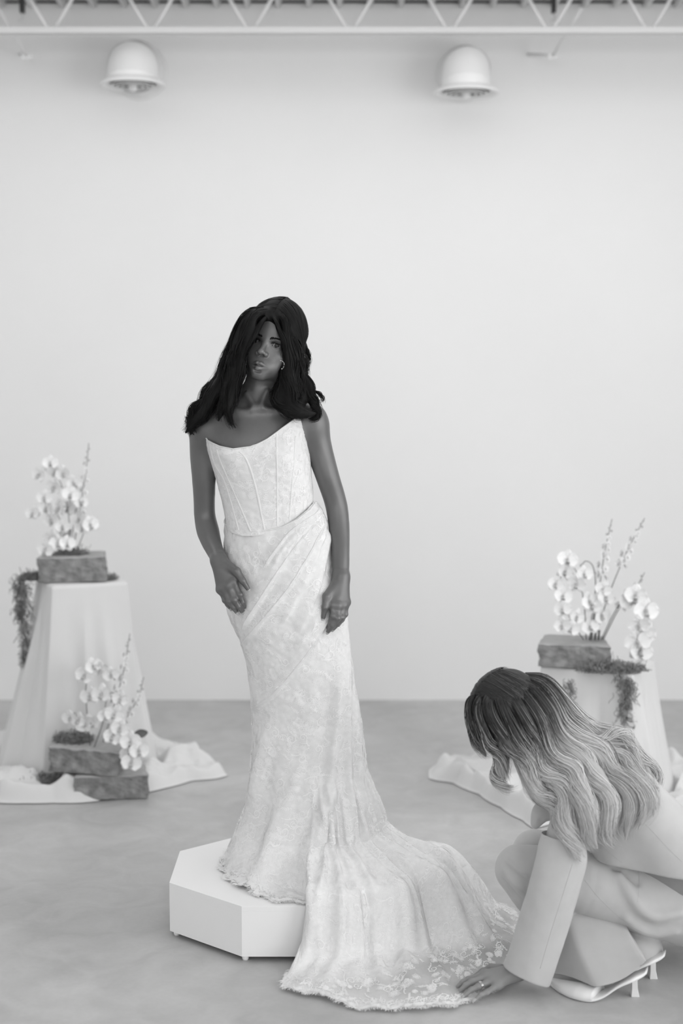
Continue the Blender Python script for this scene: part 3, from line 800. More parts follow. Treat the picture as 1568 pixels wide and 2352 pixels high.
# skirt rows down to the floor of the pedestal, then the train
NVS = 270
PYS = 1905.0
t = np.linspace(0, 1, NVS)[:, None]
pys = seam[None] * (1 - t) + PYS * t
SS = ring(pys, Ls, Rs, 2.0)
def fold(S, pts, A, w1, w2, front=True, fade=(.08, .12), lo=-.1):
    """drape ridge along a line drawn in the front plane; w1/w2 the widths above / below it"""
    P = spline([[x_of(x, y), z_of(y)] for x, y in pts], 60)
    X, Z = S[..., 0], S[..., 2]; d = np.full(X.shape, 9.0); sg = np.zeros(X.shape); tt = np.zeros(X.shape)
    for i in range(59):
        a, b = P[i], P[i + 1]; ab = b - a; L = ab @ ab
        q = np.clip(((X - a[0]) * ab[0] + (Z - a[1]) * ab[1]) / L, 0, 1)
        ex, ez = X - a[0] - q * ab[0], Z - a[1] - q * ab[1]; dd = np.hypot(ex, ez); m = dd < d
        d = np.where(m, dd, d); sg = np.where(m, np.sign(ab[0] * ez - ab[1] * ex), sg); tt = np.where(m, (i + q) / 59, tt)
    w = np.where(sg > 0, w1, w2)
    k = A * np.exp(-(d / w) ** 2) * ease(0, max(1e-3, fade[0]), tt + 1e-6) * (1 - ease(1 - fade[1], 1.0, tt) * .85)
    msk = ease(lo, .25, CP)[None] if front else ease(lo, .25, -CP)[None]
    return k * msk
disp = np.zeros(SS.shape[:2])
# drape folds fanning from the right hip to the left thigh
for pts, A, w1, w2 in [
    ([(742, 1166), (690, 1225), (640, 1300), (600, 1370), (556, 1448)], .010, .006, .030),
    ([(746, 1176), (706, 1260), (660, 1340), (600, 1420), (556, 1478)], .008, .007, .022),
    ([(730, 1158), (672, 1205), (640, 1245), (610, 1290)], .006, .005, .016),
    ([(750, 1186), (726, 1262), (690, 1345), (650, 1420)], .006, .007, .020),
    ([(756, 1210), (742, 1290), (716, 1372), (684, 1440)], .006, .008, .022),
    ([(738, 1162), (664, 1232), (630, 1290)], .004, .005, .010),
    ([(760, 1390), (700, 1488), (640, 1570), (586, 1622)], .009, .006, .030),
    ([(760, 1330), (730, 1400), (680, 1470)], .005, .010, .020)]:
    disp += fold(SS, pts, A * 1.5, w1, w2)
# long folds from the knees to the hem
for pts, A, w1, w2 in [
    ([(628, 1610), (610, 1700), (585, 1800), (560, 1890), (545, 1960)], .014, .022, .014),
    ([(700, 1700), (676, 1790), (640, 1880), (610, 1960)], .010, .016, .024),
    ([(780, 1470), (772, 1560), (762, 1680), (748, 1800), (705, 1905), (690, 1960)], .016, .026, .011),
    ([(796, 1450), (794, 1600), (796, 1760), (800, 1900), (800, 1960)], .013, .012, .016),
    ([(770, 1760), (745, 1830), (725, 1900), (716, 1960)], .013, .016, .010),
    ([(812, 1600), (818, 1720), (826, 1830), (840, 1960)], .012, .014, .012),
    ([(760, 1830), (756, 1900), (752, 1960)], .012, .010, .010),
    ([(655, 1810), (622, 1890), (600, 1960)], .008, .014, .012),
    ([(575, 1700), (566, 1790), (552, 1880)], .008, .010, .016)]:
    disp += fold(SS, pts, A * 1.25, w1, w2, fade=(.25, .02))
nz = Noise1(8)
low = ease(1500, 1900, pys)
disp += low * .012 * np.where(CP > 0, .25, 1.0)[None] * np.sin(PHI * 11 + .6)[None]
disp += .0011 * n2(PHI[None] * 12 + 40, pys / 10) + .0020 * n2(PHI[None] * 5 + 10, pys / 26)
c0 = SS.mean(1, keepdims=True); rd = SS - c0; rd[..., 2] = 0; rd /= np.linalg.norm(rd, axis=2, keepdims=True)
SS = SS + rd * disp[..., None]
# hem of the train: (phi in degrees, point)
oz = lambda px, py: atz(px, py, PZ)[:2]
fl = lambda px, py: atz(px, py, 0.0)[:2]
HEM = [(-180, (-.08, 4.62)), (-150, (-.20, 4.60)), (-125, (-.30, 4.54)), (-105, tuple(oz(540, 1935))), (-86, tuple(oz(522, 1958))), (-68, tuple(oz(509, 1980))), (-55, tuple(oz(503, 1996))), (-42, tuple(oz(532, 2028))), (-30, tuple(oz(576, 2055))),
       (-19, tuple(oz(630, 2070))), (-10, tuple(oz(690, 2076))), (-5, tuple(oz(722, 2079))), (-2.5, (-.066, 3.988)), (-.5, (-.080, 3.972)), (1.5, tuple(fl(708, 2206))), (3.5, tuple(fl(686, 2218))), (7, tuple(fl(640, 2264))), (10, tuple(fl(656, 2281))), (15, tuple(fl(703, 2290))),
       (20, tuple(fl(745, 2296))), (26, tuple(fl(800, 2317))), (33, tuple(fl(870, 2321))), (40, tuple(fl(940, 2326))), (48, tuple(fl(1000, 2322))), (54, tuple(fl(1045, 2312))), (60, tuple(fl(1085, 2298))), (68, tuple(fl(1150, 2270))),
       (75, tuple(fl(1196, 2250))), (83, tuple(fl(1222, 2200))), (91, tuple(fl(1215, 2150))), (98, tuple(fl(1192, 2112))), (107, tuple(fl(1135, 2085))), (115, tuple(fl(1082, 2066))), (125, (.41, 4.62)), (138, (.27, 4.66)), (152, (.16, 4.64)), (180, (-.08, 4.62))]
ha = np.array([math.radians(h[0]) for h in HEM]); hp = np.array([h[1] for h in HEM], float)
hemx = np.interp(PHI, ha, hp[:, 0]); hemy = np.interp(PHI, ha, hp[:, 1])
def smooth_c(a, k=2):
    for _ in range(k): a = .25 * np.roll(a, 1) + .5 * a + .25 * np.roll(a, -1)
    return a
hemx, hemy = smooth_c(hemx, 3), smooth_c(hemy, 3)
_s = np.r_[0, np.cumsum(np.hypot(np.diff(hemx), np.diff(hemy)))]; _r = np.hypot(hemx + .085, hemy - 4.335)
_sc = 1 + (.013 * np.abs(np.sin(_s * np.pi / .085)) - .008 + .010 * Noise1(4)(_s / .11)) / _r
hemx, hemy = -.085 + (hemx + .085) * _sc, 4.335 + (hemy - 4.335) * _sc
def oct_dist(x, y):
    """signed distance outside the octagon (negative inside)"""
    d = np.full(np.shape(x), -9.0)
    for i in range(8):
        a = np.array(OCT[i]); b = np.array(OCT[(i + 1) % 8]); e = (b - a) / np.linalg.norm(b - a); nrm = np.array([e[1], -e[0]])
        d = np.maximum(d, (x - a[0]) * nrm[0] + (y - a[1]) * nrm[1])
    return d
NT = 165
fine = np.linspace(0, 1, 420)
ST = np.zeros((NT, NU, 3)); SHEER = np.zeros((NT, NU)); SARC = np.zeros((NT, NU))
ridge1, ridge2 = Noise1(21), Noise1(22)
wob = Noise2(31); CX, CY = -.085, 4.335
base = SS[-1]; slope = SS[-1] - SS[-12]
hemang = np.zeros(NU)
for j in range(NU):
    p0 = base[j]; hem = np.array([hemx[j], hemy[j]]); d0 = slope[j][:2]; d0 = d0 / (np.linalg.norm(slope[j]) + 1e-9)
    L0 = np.linalg.norm(hem - p0[:2])
    # plan path: leaves the ring radially, bends to its hem point
    u = fine
    rdir = rd[-1, j, :2]
    mid_ = p0[:2] + rdir * L0 * .45
    P2 = ((1 - u) ** 2)[:, None] * p0[:2] + (2 * u * (1 - u))[:, None] * mid_ + (u ** 2)[:, None] * hem
    s2 = np.r_[0, np.cumsum(np.linalg.norm(np.diff(P2, axis=0), axis=1))]
    od = oct_dist(P2[:, 0], P2[:, 1])
    dr = .045 + .11 * ease(.10, .42, P2[:, 0]) + .03 * ease(4.4, 4.7, P2[:, 1])
    sup = PZ * (1 - ease(-.1, 1, od / dr)) + .004
    # the fall from the ring to the support
    edge_s = np.interp(0, od, s2) if (od.max() > 0 and od[0] < 0) else 9.0
    over = 1.0 if edge_s < 1 else 0.0
    overw = ease(-.5, 2.5, math.degrees(PHI[j])) * (1 - ease(95, 118, math.degrees(PHI[j])))
    fallL = (.055 + .07 * (.5 + .5 * ridge2(PHI[j] * 4 + 9))) * (1 - overw) + overw * (min(edge_s, .5) + .09)
    z = sup + (p0[2] - PZ - .004) * np.maximum(0, 1 - s2 / max(fallL, .02)) ** (2.0 - .65 * overw)
    # folds: radial ridges, deeper away from the wearer, flat at the very hem
    ph = math.degrees(PHI[j])
    body = ease(.02, .20, s2) * (1 - .75 * ease(.55, 1.0, u) * 1.0)
    a1 = ridge1(ph / 8.5 + .9 * wob(u * 2.2 + 3, ph / 40)); a2 = ridge2(ph / 3.4 + 1.2 * wob(u * 3 + 7, ph / 30))
    rg_ = np.clip(.45 + .55 * a1, 0, 1) * .75 + .25 * np.clip(.5 + .5 * a2, 0, 1)
    out = ease(-.03, .05, od)
    amp = (.026 + .016 * out) * body * ease(0.05, .3, L0)
    z = z + rg_ ** 1.5 * amp + .004 * np.clip(wob(P2[:, 0] * 30, P2[:, 1] * 30), 0, 1) * ease(.05, .2, s2)
    steep = np.exp(-((od / dr - .5) / .95) ** 2)
    P2 = P2 + rdir * (.095 * (rg_ - .35) * steep * ease(.1, .35, L0))[:, None]
    P3 = np.c_[P2, z]
    s3 = np.r_[0, np.cumsum(np.linalg.norm(np.diff(P3, axis=0), axis=1))]
    q = np.linspace(0, s3[-1], NT)
    for k in range(3): ST[:, j, k] = np.interp(q, s3, P3[:, k])
    odq = np.interp(q, s3, od)
    SHEER[:, j] = ease(.07, .22, odq) * (.28 + .24 * ease(18, 45, math.degrees(PHI[j])) + .12 * wob(PHI[j] * 9, q * 12)) * (1 - .5 * ease(.86, 1.0, q / s3[-1])) + .32 * ease(.72, .95, q / s3[-1]) * (odq < 0.02) * ease(-.35, -.2, odq * 0 - .1) 
    SARC[:, j] = s3[-1] - q
# scalloped hem edge
for j in range(NU): pass
# blend the seam between skirt and train
K = 26
ALL = np.concatenate([SS, ST[1:]], 0)
b0 = NVS - 1
for _ in range(14):
    sub = ALL[b0 - K:b0 + K].copy()
    ALL[b0 - K + 1:b0 + K - 1] = .25 * sub[:-2] + .5 * sub[1:-1] + .25 * sub[2:]
for _ in range(16):
    T_ = ALL[b0 - 4:-6]; A_ = .25 * (np.roll(T_, 1, 1) + np.roll(T_, -1, 1))[1:-1] + .25 * (T_[:-2] + T_[2:])
    T_[1:-1] = .4 * T_[1:-1] + .6 * A_
# hanging folds of the train: ridges that run from the knee over the pedestal edge to the hem
dvv = np.gradient(ALL, axis=0); duu = np.roll(ALL, -1, 1) - np.roll(ALL, 1, 1)
nrm_ = np.cross(duu, dvv); nrm_ /= np.linalg.norm(nrm_, axis=2, keepdims=True) + 1e-9
if nrm_[NVS // 2, NU // 2, 1] > 0: nrm_ = -nrm_
rowt = np.clip((np.arange(len(ALL)) - (NVS - 70)) / (len(ALL) - NVS + 70), 0, 1)[:, None]; deg = np.degrees(PHI)[None]
hang = np.zeros(ALL.shape[:2]); wv_ = Noise2(77)
for k, (c_, w_, a_) in enumerate([(4, 1.6, .012), (10, 2.0, .016), (17, 1.8, .013), (24, 2.6, .018), (33, 2.2, .014), (41, 2.8, .018), (51, 2.4, .014), (60, 3.0, .018), (70, 2.6, .015), (80, 3.2, .018), (91, 2.8, .014), (101, 3.0, .014), (111, 3.0, .012)]):
    d_ = (deg - c_ - 3.0 * wv_(rowt * 3 + k * 5.3, k * 1.7 + rowt * 0)) / (w_ * (.8 + .5 * rowt))
    hang += 1.45 * a_ * np.exp(-np.abs(d_) ** 1.7) * ease(.02, .30, rowt) * (1 - .65 * ease(.80, 1.0, rowt)) * (.7 + .5 * wv_(rowt * 4 + k * 2.1, k * 3.3 + rowt * 0))
ALL = ALL + nrm_ * hang[..., None]
# never inside what carries it: pushed out of the pedestal sideways, up off its top and off the floor
X_, Y_, Z_ = ALL[..., 0], ALL[..., 1], ALL[..., 2]
for _ in range(2):
    od_all = oct_dist(X_, Y_); e_ = 1e-4
    gx = (oct_dist(X_ + e_, Y_) - od_all) / e_; gy = (oct_dist(X_, Y_ + e_) - od_all) / e_
    push = np.where((Z_ < PZ - .012) & (od_all < .010) & (od_all > -.09), .010 - od_all, 0)
    X_ = X_ + gx * push; Y_ = Y_ + gy * push
od_all = oct_dist(X_, Y_)
ALL = np.stack([X_, Y_, np.maximum(Z_, np.where(od_all < .006, PZ + .003, .003))], 2)
SH = np.concatenate([np.zeros((NVS, NU)), SHEER[1:]], 0)
Qs = grid_quads(NU, len(ALL), True)
rim = ALL[0] - rd[0] * .004 - np.array([0, 0, .001])
ALLr = np.vstack([rim[None], ALL]); SHr = np.vstack([np.zeros((1, NU)), SH])
NSPLIT = NVS + 1
sk = obj('skirt', mesh_np('skirt', ALLr[:NSPLIT].reshape(-1, 3), grid_quads(NU, NSPLIT, True)), M['gown'], bride)
sk['label'] = 'fitted lace skirt draped in diagonal folds from the hip'
tn = obj('train', mesh_np('train', ALLr[NSPLIT - 1:].reshape(-1, 3), grid_quads(NU, len(ALLr) - NSPLIT + 1, True), attrs={'sheer': SHr[NSPLIT - 1:].ravel()}), M['train'], bride)
tn['label'] = 'sheer lace train spilling over the pedestal edge to the floor'

# ---- embroidery: motifs laid on the cloth as raised threads
class Surf:
    def __init__(s, S):
        s.S = S; s.nv, s.nu = S.shape[:2]
        du = np.roll(S, -1, 1) - np.roll(S, 1, 1); dv = np.gradient(S, axis=0)
        n = np.cross(du, dv); n /= np.linalg.norm(n, axis=2, keepdims=True) + 1e-9
        s.n = n; s.lu = np.linalg.norm(du, axis=2) / 2 + 1e-5; s.lv = np.linalg.norm(dv, axis=2) + 1e-5
    def samp(s, A, u, v):
        u = u % s.nu; v = np.clip(v, 0, s.nv - 1.001)
        i = np.floor(u).astype(int); j = np.floor(v).astype(int); f = (u - i)[:, None]; g = (v - j)[:, None]; i2 = (i + 1) % s.nu
        return (A[j, i] * (1 - f) + A[j, i2] * f) * (1 - g) + (A[j + 1, i] * (1 - f) + A[j + 1, i2] * f) * g
    def place(s, pts, u0, v0, lift):
        """pts (n,2) metres (right, down) about (u0,v0)"""
        lu = s.lu[int(v0) % s.nv, int(u0) % s.nu]; lv = s.lv[min(int(v0), s.nv - 1), int(u0) % s.nu]
        u = u0 + pts[:, 0] / lu; v = v0 + pts[:, 1] / lv
        ok = (v > 0) & (v < s.nv - 1)
        P = s.samp(s.S, u, v); N_ = s.samp(s.n, u, v)
        return P + N_ * lift * s.sign, ok
def ribbon(pl, w):
    """flat strip along polyline (n,2) -> verts (2n,2), quads"""
    d = np.gradient(pl, axis=0); d /= np.linalg.norm(d, axis=1, keepdims=True) + 1e-9
    nn = np.stack([-d[:, 1], d[:, 0]], 1); w = np.broadcast_to(w, (len(pl),))[:, None]
    V = np.empty((2 * len(pl), 2)); V[0::2] = pl - nn * w / 2; V[1::2] = pl + nn * w / 2
    i = np.arange(len(pl) - 1) * 2
    return V, np.stack([i, i + 1, i + 3, i + 2], 1)
def petal_out(a, r0, r1, w, n=9):
    t = np.linspace(0, 1, n); q = np.concatenate([t, t[::-1][1:]]); sd = np.concatenate([np.ones(n), -np.ones(n - 1)])
    rr = r0 + (r1 - r0) * q; ww = sd * w * np.sin(np.pi * np.clip(q, 0, 1) ** .8)
    return np.stack([rr * math.cos(a) - ww * math.sin(a), rr * math.sin(a) + ww * math.cos(a)], 1)
def motif_flower(r, R):
    out = []; big = r > .015; n = R.integers(9, 13) if big else R.integers(6, 8); a0 = R.uniform(0, 6.28)
    for k in range(n):
        a = a0 + (k + R.uniform(-.15, .15)) * 2 * math.pi / n; L = r * R.uniform(.78, 1.08)
        out.append((petal_out(a, r * .22, L, r * (2.3 / n), 6), .0013))
        tt = np.linspace(.35, .85, 3) * L
        for da in ((-.09, .09) if big else (0,)):
            out.append((np.stack([tt * math.cos(a + da), tt * math.sin(a + da)], 1), .0013))
    if big:
        for k in range(6):
            a = a0 + .3 + k * 2 * math.pi / 6; out.append((petal_out(a, r * .08, r * .48, r * .15, 5), .0013))
    t = np.linspace(0, 2 * math.pi, 7); out.append((np.stack([.13 * r * np.cos(t), .13 * r * np.sin(t)], 1), .0015))
    return out
def motif_scroll(r, R):
    s = R.choice([-1, 1]); a0 = R.uniform(0, 6.28); out = []
    t = np.linspace(0, 1, 24); a = a0 + s * t * 2 * math.pi * 1.3; rr = r * (1 - .76 * t ** .9)
    sp = np.stack([rr * np.cos(a), rr * np.sin(a)], 1)
    u = np.linspace(1, 0, 9, endpoint=False)[:, None]
    tg = np.array([s * math.sin(a0), -s * math.cos(a0)]); nr = np.array([math.cos(a0), math.sin(a0)])
    tl = sp[0] + u * r * 1.5 * tg + (u ** 2) * r * .7 * nr
    out.append((np.vstack([tl, sp]), .0017)); out.append((np.vstack([tl[3:], sp[:17]]) * .90, .0010))
    full = np.vstack([tl, sp[:10]])
    for k in range(1, 18, 3):
        p = full[k]; q = math.atan2(p[1], p[0]) + R.uniform(-.7, .7); tt = np.linspace(0, 1, 4)[:, None]
        out.append((p + tt * r * .34 * np.array([math.cos(q), math.sin(q)]), np.array([.0008, .0026, .0022, .0006])))
    return out
def motif_sprig(r, R):
    a = R.uniform(0, 6.28); t = np.linspace(0, 1, 8); bend = R.uniform(-1.6, 1.6)
    x = t * r * 2.2; y = bend * r * .6 * t ** 2; c, s = math.cos(a), math.sin(a)
    st_ = np.stack([x * c - y * s, x * s + y * c], 1); out = [(st_, .0011)]
    for k in range(2, 8):
        dq = math.atan2(*(st_[k] - st_[k - 1])[::-1])
        for sd in (-1, 1):
            q = dq + sd * R.uniform(.6, 1.0); L = r * R.uniform(.35, .6); tt = np.linspace(0, 1, 4)
            out.append((st_[k] + np.stack([tt * L * math.cos(q), tt * L * math.sin(q)], 1), np.array([.0007, .0024, .0020, .0005])))
    return out
def embroider(name, surf, spots, R, parent, lift=.0008, keep=None):
    VV, QQ = [], []; n = 0
    for (u0, v0, kind, r) in spots:
        f = {'f': motif_flower, 's': motif_scroll, 'g': motif_sprig}[kind]
        for pl, w in f(r, R):
            V2, q = ribbon(np.asarray(pl, float), w)
            P, ok = surf.place(V2, u0, v0, lift + R.uniform(-.0002, .0003))
            q = q[ok[q].all(1)]
            VV.append(P); QQ.append(q + n); n += len(P)
    o = obj(name, mesh_np(name, np.vstack(VV), np.vstack(QQ)), M['thread'], parent); o['kind'] = 'stuff'
    return o
R = rng(11)
def scatter(surf, v_lo, v_hi, n_cluster, R, cell):
    """vine-like clusters: a flower or two, scrolls and sprigs round them"""
    spots = []; tries = []; P = surf.S
    while len(tries) < n_cluster and len(spots) < 9000:
        u = R.uniform(0, surf.nu); v = R.uniform(v_lo, v_hi)
        if abs(PHI[int(u)]) > 1.95 and R.uniform() < .7: n_cluster -= .25; continue
        p = P[int(v), int(u)]
        if any(np.linalg.norm(p - q) < cell for q in tries[-400:]):
            n_cluster -= .02; continue
        tries.append(p)
        lu = surf.lu[int(v), int(u)]; lv = surf.lv[int(v), int(u)]
        J = lambda d: (u + R.normal(0, d) / lu, min(max(v + R.normal(0, d) / lv, 1), surf.nv - 2))
        spots.append((u, v, 'f', R.uniform(.017, .027)))
        for _ in range(2): spots.append((*J(.032), 'f', R.uniform(.009, .016)))
        for _ in range(2): spots.append((*J(.048), 's', R.uniform(.010, .019)))
        for _ in range(3): spots.append((*J(.04), 'g', R.uniform(.011, .020)))
    return spots
sfB, sfS = Surf(SB), Surf(ALL)
for sf in (sfB, sfS):
    mid_n = sf.n[sf.nv // 3, NU // 2]; sf.sign = -1.0 if mid_n[1] > 0 else 1.0
embroider('bodice_embroidery', sfB, scatter(sfB, 3, NVB - 6, 90, R, .052), R, bod)
embroider('skirt_embroidery', sfS, scatter(sfS, 4, NVS + 10, 300, R, .064), R, sk)
trn = scatter(sfS, NVS + 5, len(ALL) - 14, 300, R, .056)
vh = len(ALL) - 1
# dense scalloped border along the hem
for j in np.arange(0, NU, 1.35):
    if abs(PHI[int(j)]) > 2.2: continue
    lv = sfS.lv[vh - 3, int(j)]
    for d, k, r in ((.012, 'f', .011), (.026, 'g', .011), (.038, 's', .009)):
        trn.append((j + R.normal(0, .5), vh - (d + R.normal(0, .004)) / lv, k, r))
embroider('train_embroidery', sfS, trn, R, tn)
# eyelash fringe on the hem
edge = ALL[-1]; inn = ALL[-6]
P, Rr = [], []
for k in range(3400):
    u = R.uniform(0, NU); i = int(u); f = u - i; e = edge[i] * (1 - f) + edge[(i + 1) % NU] * f; q = inn[i] * (1 - f) + inn[(i + 1) % NU] * f
    d = e - q; d[2] = 0; d /= np.linalg.norm(d) + 1e-9; sd = np.array([-d[1], d[0], 0]) * R.normal(0, .4)
    L = (.006 + .008 * abs(math.sin(u * .42))) * R.uniform(.7, 1.2); d = d + sd
    P.append([e - d * .004, e + d * L * .5 + np.array([0, 0, .001]), e + d * L - np.array([0, 0, .0005])]); Rr.append([.00045, .0004, .0002])
P = np.array(P); P[..., 2] = np.maximum(P[..., 2], .0015)
Vf, Qf = tubes(P, np.array(Rr), 4)
fr = obj('lash_fringe', mesh_np('lash_fringe', Vf, Qf), M['thread'], tn); fr['kind'] = 'stuff'
# raised edges of the two overlapping drape panels and the pleats beside them
for nm, pts in (('drape_edge', [(740, 1170), (690, 1225), (640, 1300), (600, 1370), (558, 1446)]), ('drape_edge', [(745, 1180), (706, 1260), (660, 1340), (600, 1420), (558, 1476)]), ('drape_edge', [(758, 1396), (700, 1488), (640, 1570), (588, 1620)]), ('drape_edge', [(732, 1162), (672, 1205), (640, 1245), (612, 1288)])):
    P = spline(pts, 90); Vb = []
    for k, (px, py) in enumerate(P):
        l = np.interp(py, Ls[:, 0], Ls[:, 1]); r = np.interp(py, Rs[:, 0], Rs[:, 1]); s_ = np.clip((px - (l + r) / 2) / ((r - l) / 2), -.985, .985)
        u = (math.asin(s_) + np.pi) / (2 * np.pi) * NU; v = np.interp(py, pys[:, int(u)], np.arange(NVS))
        p = sfS.samp(sfS.S, np.array([u]), np.array([v]))[0]; n_ = sfS.samp(sfS.n, np.array([u]), np.array([v]))[0] * sfS.sign
        q2 = P[min(k + 1, 89)] - P[max(k - 1, 0)]; dd = np.array([q2[1], q2[0] * 1.0]) / np.hypot(*q2)   # across the line, px
        for off, li in ((-9, -.0008), (-5, .0010), (-1, .0030), (1.2, .0026), (1.6, -.0008)):
            uu = u + off * dd[0] * (-1) * .00133 / sfS.lu[int(v), int(u)]; vv = np.clip(v + off * dd[1] * .00133 / sfS.lv[int(v), int(u)], 0, NVS)
            p = sfS.samp(sfS.S, np.array([uu]), np.array([vv]))[0]; Vb.append(p + n_ * li * (1 if 4 < k < 86 else .2))
    obj(nm, mesh_np(nm, np.array(Vb), grid_quads(5, 90)), M['gown'], sk)
# boning channels of the bodice
for pts in ([(486, 1018), (497, 1062), (521, 1094 + 10), (552, 1209)], [(503, 1027), (515, 1062), (540, 1120), (580, 1212)], [(556, 1032), (572, 1050), (590, 1105), (611, 1207)], [(638, 990), (640, 1060), (640, 1130), (640, 1201)], [(680, 1000), (678, 1060), (674, 1094), (667, 1188)]):
    P = spline(pts, 60); Vb = []
    for k, (px, py) in enumerate(P):
        l = np.interp(py, Lb[:, 0], Lb[:, 1]); r = np.interp(py, Rb[:, 0], Rb[:, 1]); s_ = np.clip((px - (l + r) / 2) / ((r - l) / 2), -.99, .99)
        u = (math.asin(np.sign(s_) * abs(s_) ** (2.35 / 2)) + np.pi) / (2 * np.pi) * NU
        cp = pyb[:, int(u)]; v = np.interp(py, cp, np.arange(NVB))
        lu = sfB.lu[int(v), int(u)]
        for off, li in ((-.0040, -.0005), (-.0022, .0016), (.0022, .0016), (.0040, -.0005)):
            p = sfB.samp(sfB.S, np.array([u + off / lu]), np.array([v]))[0]; n_ = sfB.samp(sfB.n, np.array([u]), np.array([v]))[0] * sfB.sign
            Vb.append(p + n_ * li)
    o = obj('boning', mesh_np('boning', np.array(Vb), grid_quads(4, 60)), M['lining'], bod)
# bound neckline edge and waist seam
def piping(name, S, row, r, parent, lift=.001):
    Pp = np.vstack([S[row], S[row][:1]]); V_, Q_ = tubes((Pp + np.array([0, 0, lift]))[None], np.full((1, len(Pp)), r), 6, cap=False)
    return obj(name, mesh_np(name, V_, Q_), M['lining'], parent)
piping('neckline_binding', SB, 0, .0022, bod)
piping('waist_seam', ALL, 1, .0022, sk)
# ---------------------------------------------------------------- hair: locks with a body and fine strands
def locks_to_hair(locks, strands, R, N=28, wave=(.006, 2.2), thick=.0011, jit=.0025, conv=at, clump=1, flat=.7, swell=None):
    """locks: [(points(px,py,Y), radii px at equal steps, weight, wave gain)] -> strand array, radii"""
    PP, RR, UU, DD = [], [], [], []
    for (pts, rad, wgt, wg) in locks:
        w = np.array([np.array(conv(*p)) for p in pts]); C = spline(w, N)
        sc = np.array([p[2] % 10 for p in pts]).mean() / FPX
        r = np.interp(np.linspace(0, 1, N), np.linspace(0, 1, len(rad)), rad) * sc
        T = np.gradient(C, axis=0); T /= np.linalg.norm(T, axis=1, keepdims=True)
        A = np.cross(T, (0, 1.0, 0)); A /= np.linalg.norm(A, axis=1, keepdims=True) + 1e-9; Bn = np.cross(T, A)
        if swell:
            s_ = np.r_[0, np.cumsum(np.linalg.norm(np.diff(C, axis=0), axis=1))]
            C = C + A * (swell[0] * wg * ease(.25, .6, np.linspace(0, 1, N)) * np.sin(2 * np.pi * s_ / swell[1] + R.uniform(0, 6.28)))[:, None]
        n = max(4, int(strands * wgt)); t = np.linspace(0, 1, N); ph0 = R.uniform(0, 6.28)
        for k in range(n):
            if clump > 1 and k % max(1, n // clump) == 0: cph, cu, cof = R.normal(0, 1.3), R.uniform(0, 1), R.normal(0, .35, 2)
            elif clump == 1: cph, cu, cof = 0, R.uniform(0, 1), (0, 0)
            a = R.uniform(0, 6.28); q = math.sqrt(R.uniform(.25, 1.0)); ox, oy = q * math.cos(a), q * math.sin(a) * flat
            tw = R.normal(0, .35); ca, sa = np.cos(tw * t), np.sin(tw * t)
            x = ox * ca - oy * sa
            if clump > 1: ox2 = ease(.2, 1, t); x = x * (1 - .45 * ox2) + cof[0] * ox2 * 1.3
            y = ox * sa + oy * ca
            ph = ph0 + cph + R.normal(0, .40); f = wave[1] * R.uniform(.85, 1.15)
            wv = wave[0] * wg * ease(.15, .7, t)
            fl = R.normal(0, jit, 2)[:, None] * t ** 2
            P = C + A * (r * x + wv * np.sin(2 * np.pi * f * t + ph) + fl[0])[:, None] + Bn * (r * y + wv * .7 * np.cos(2 * np.pi * f * t + ph) + fl[1])[:, None]
            D_ = A * (x + .15 * R.normal())[:, None] + Bn * (y / flat + .15 * R.normal())[:, None]
            cutl = R.uniform(.82, 1.0); m = int(cutl * N)
            P = np.stack([np.interp(np.linspace(0, cutl, N), t, P[:, i]) for i in range(3)], 1)
            DD.append(np.stack([np.interp(np.linspace(0, cutl, N), t, D_[:, i]) for i in range(3)], 1)); PP.append(P); RR.append(thick * R.uniform(.7, 1.25) * np.interp(t, [0, .1, .7, 1], [.8, 1, .85, .15])); UU.append(np.clip(.65 * cu + .35 * R.uniform(0, 1), 0, 1))
    return np.array(PP), np.array(RR), np.array(UU), np.array(DD)
def hair_body(locks, res, k, conv=at, shrink=.74, extra=None, pad=.03):
    pts = np.array([conv(*p) for l in locks for p in l[0]]); lo, hi = pts.min(0) - pad - .05, pts.max(0) + pad + .05
    f = Field(*[axis((lo[i], hi[i], res)) for i in range(3)])
    if extra: extra(f)
    for (p, rad, wgt, wg) in locks:
        w = [np.array(conv(*q)) for q in p]; sc = np.array([q[2] % 10 for q in p]).mean() / FPX
        r = np.interp(np.linspace(0, 1, len(w)), np.linspace(0, 1, len(rad)), rad) * sc * shrink
        f.limb(w, r, k, n=16)
    return f
bh = lambda px, py, dy: (px, py, BY + dy)
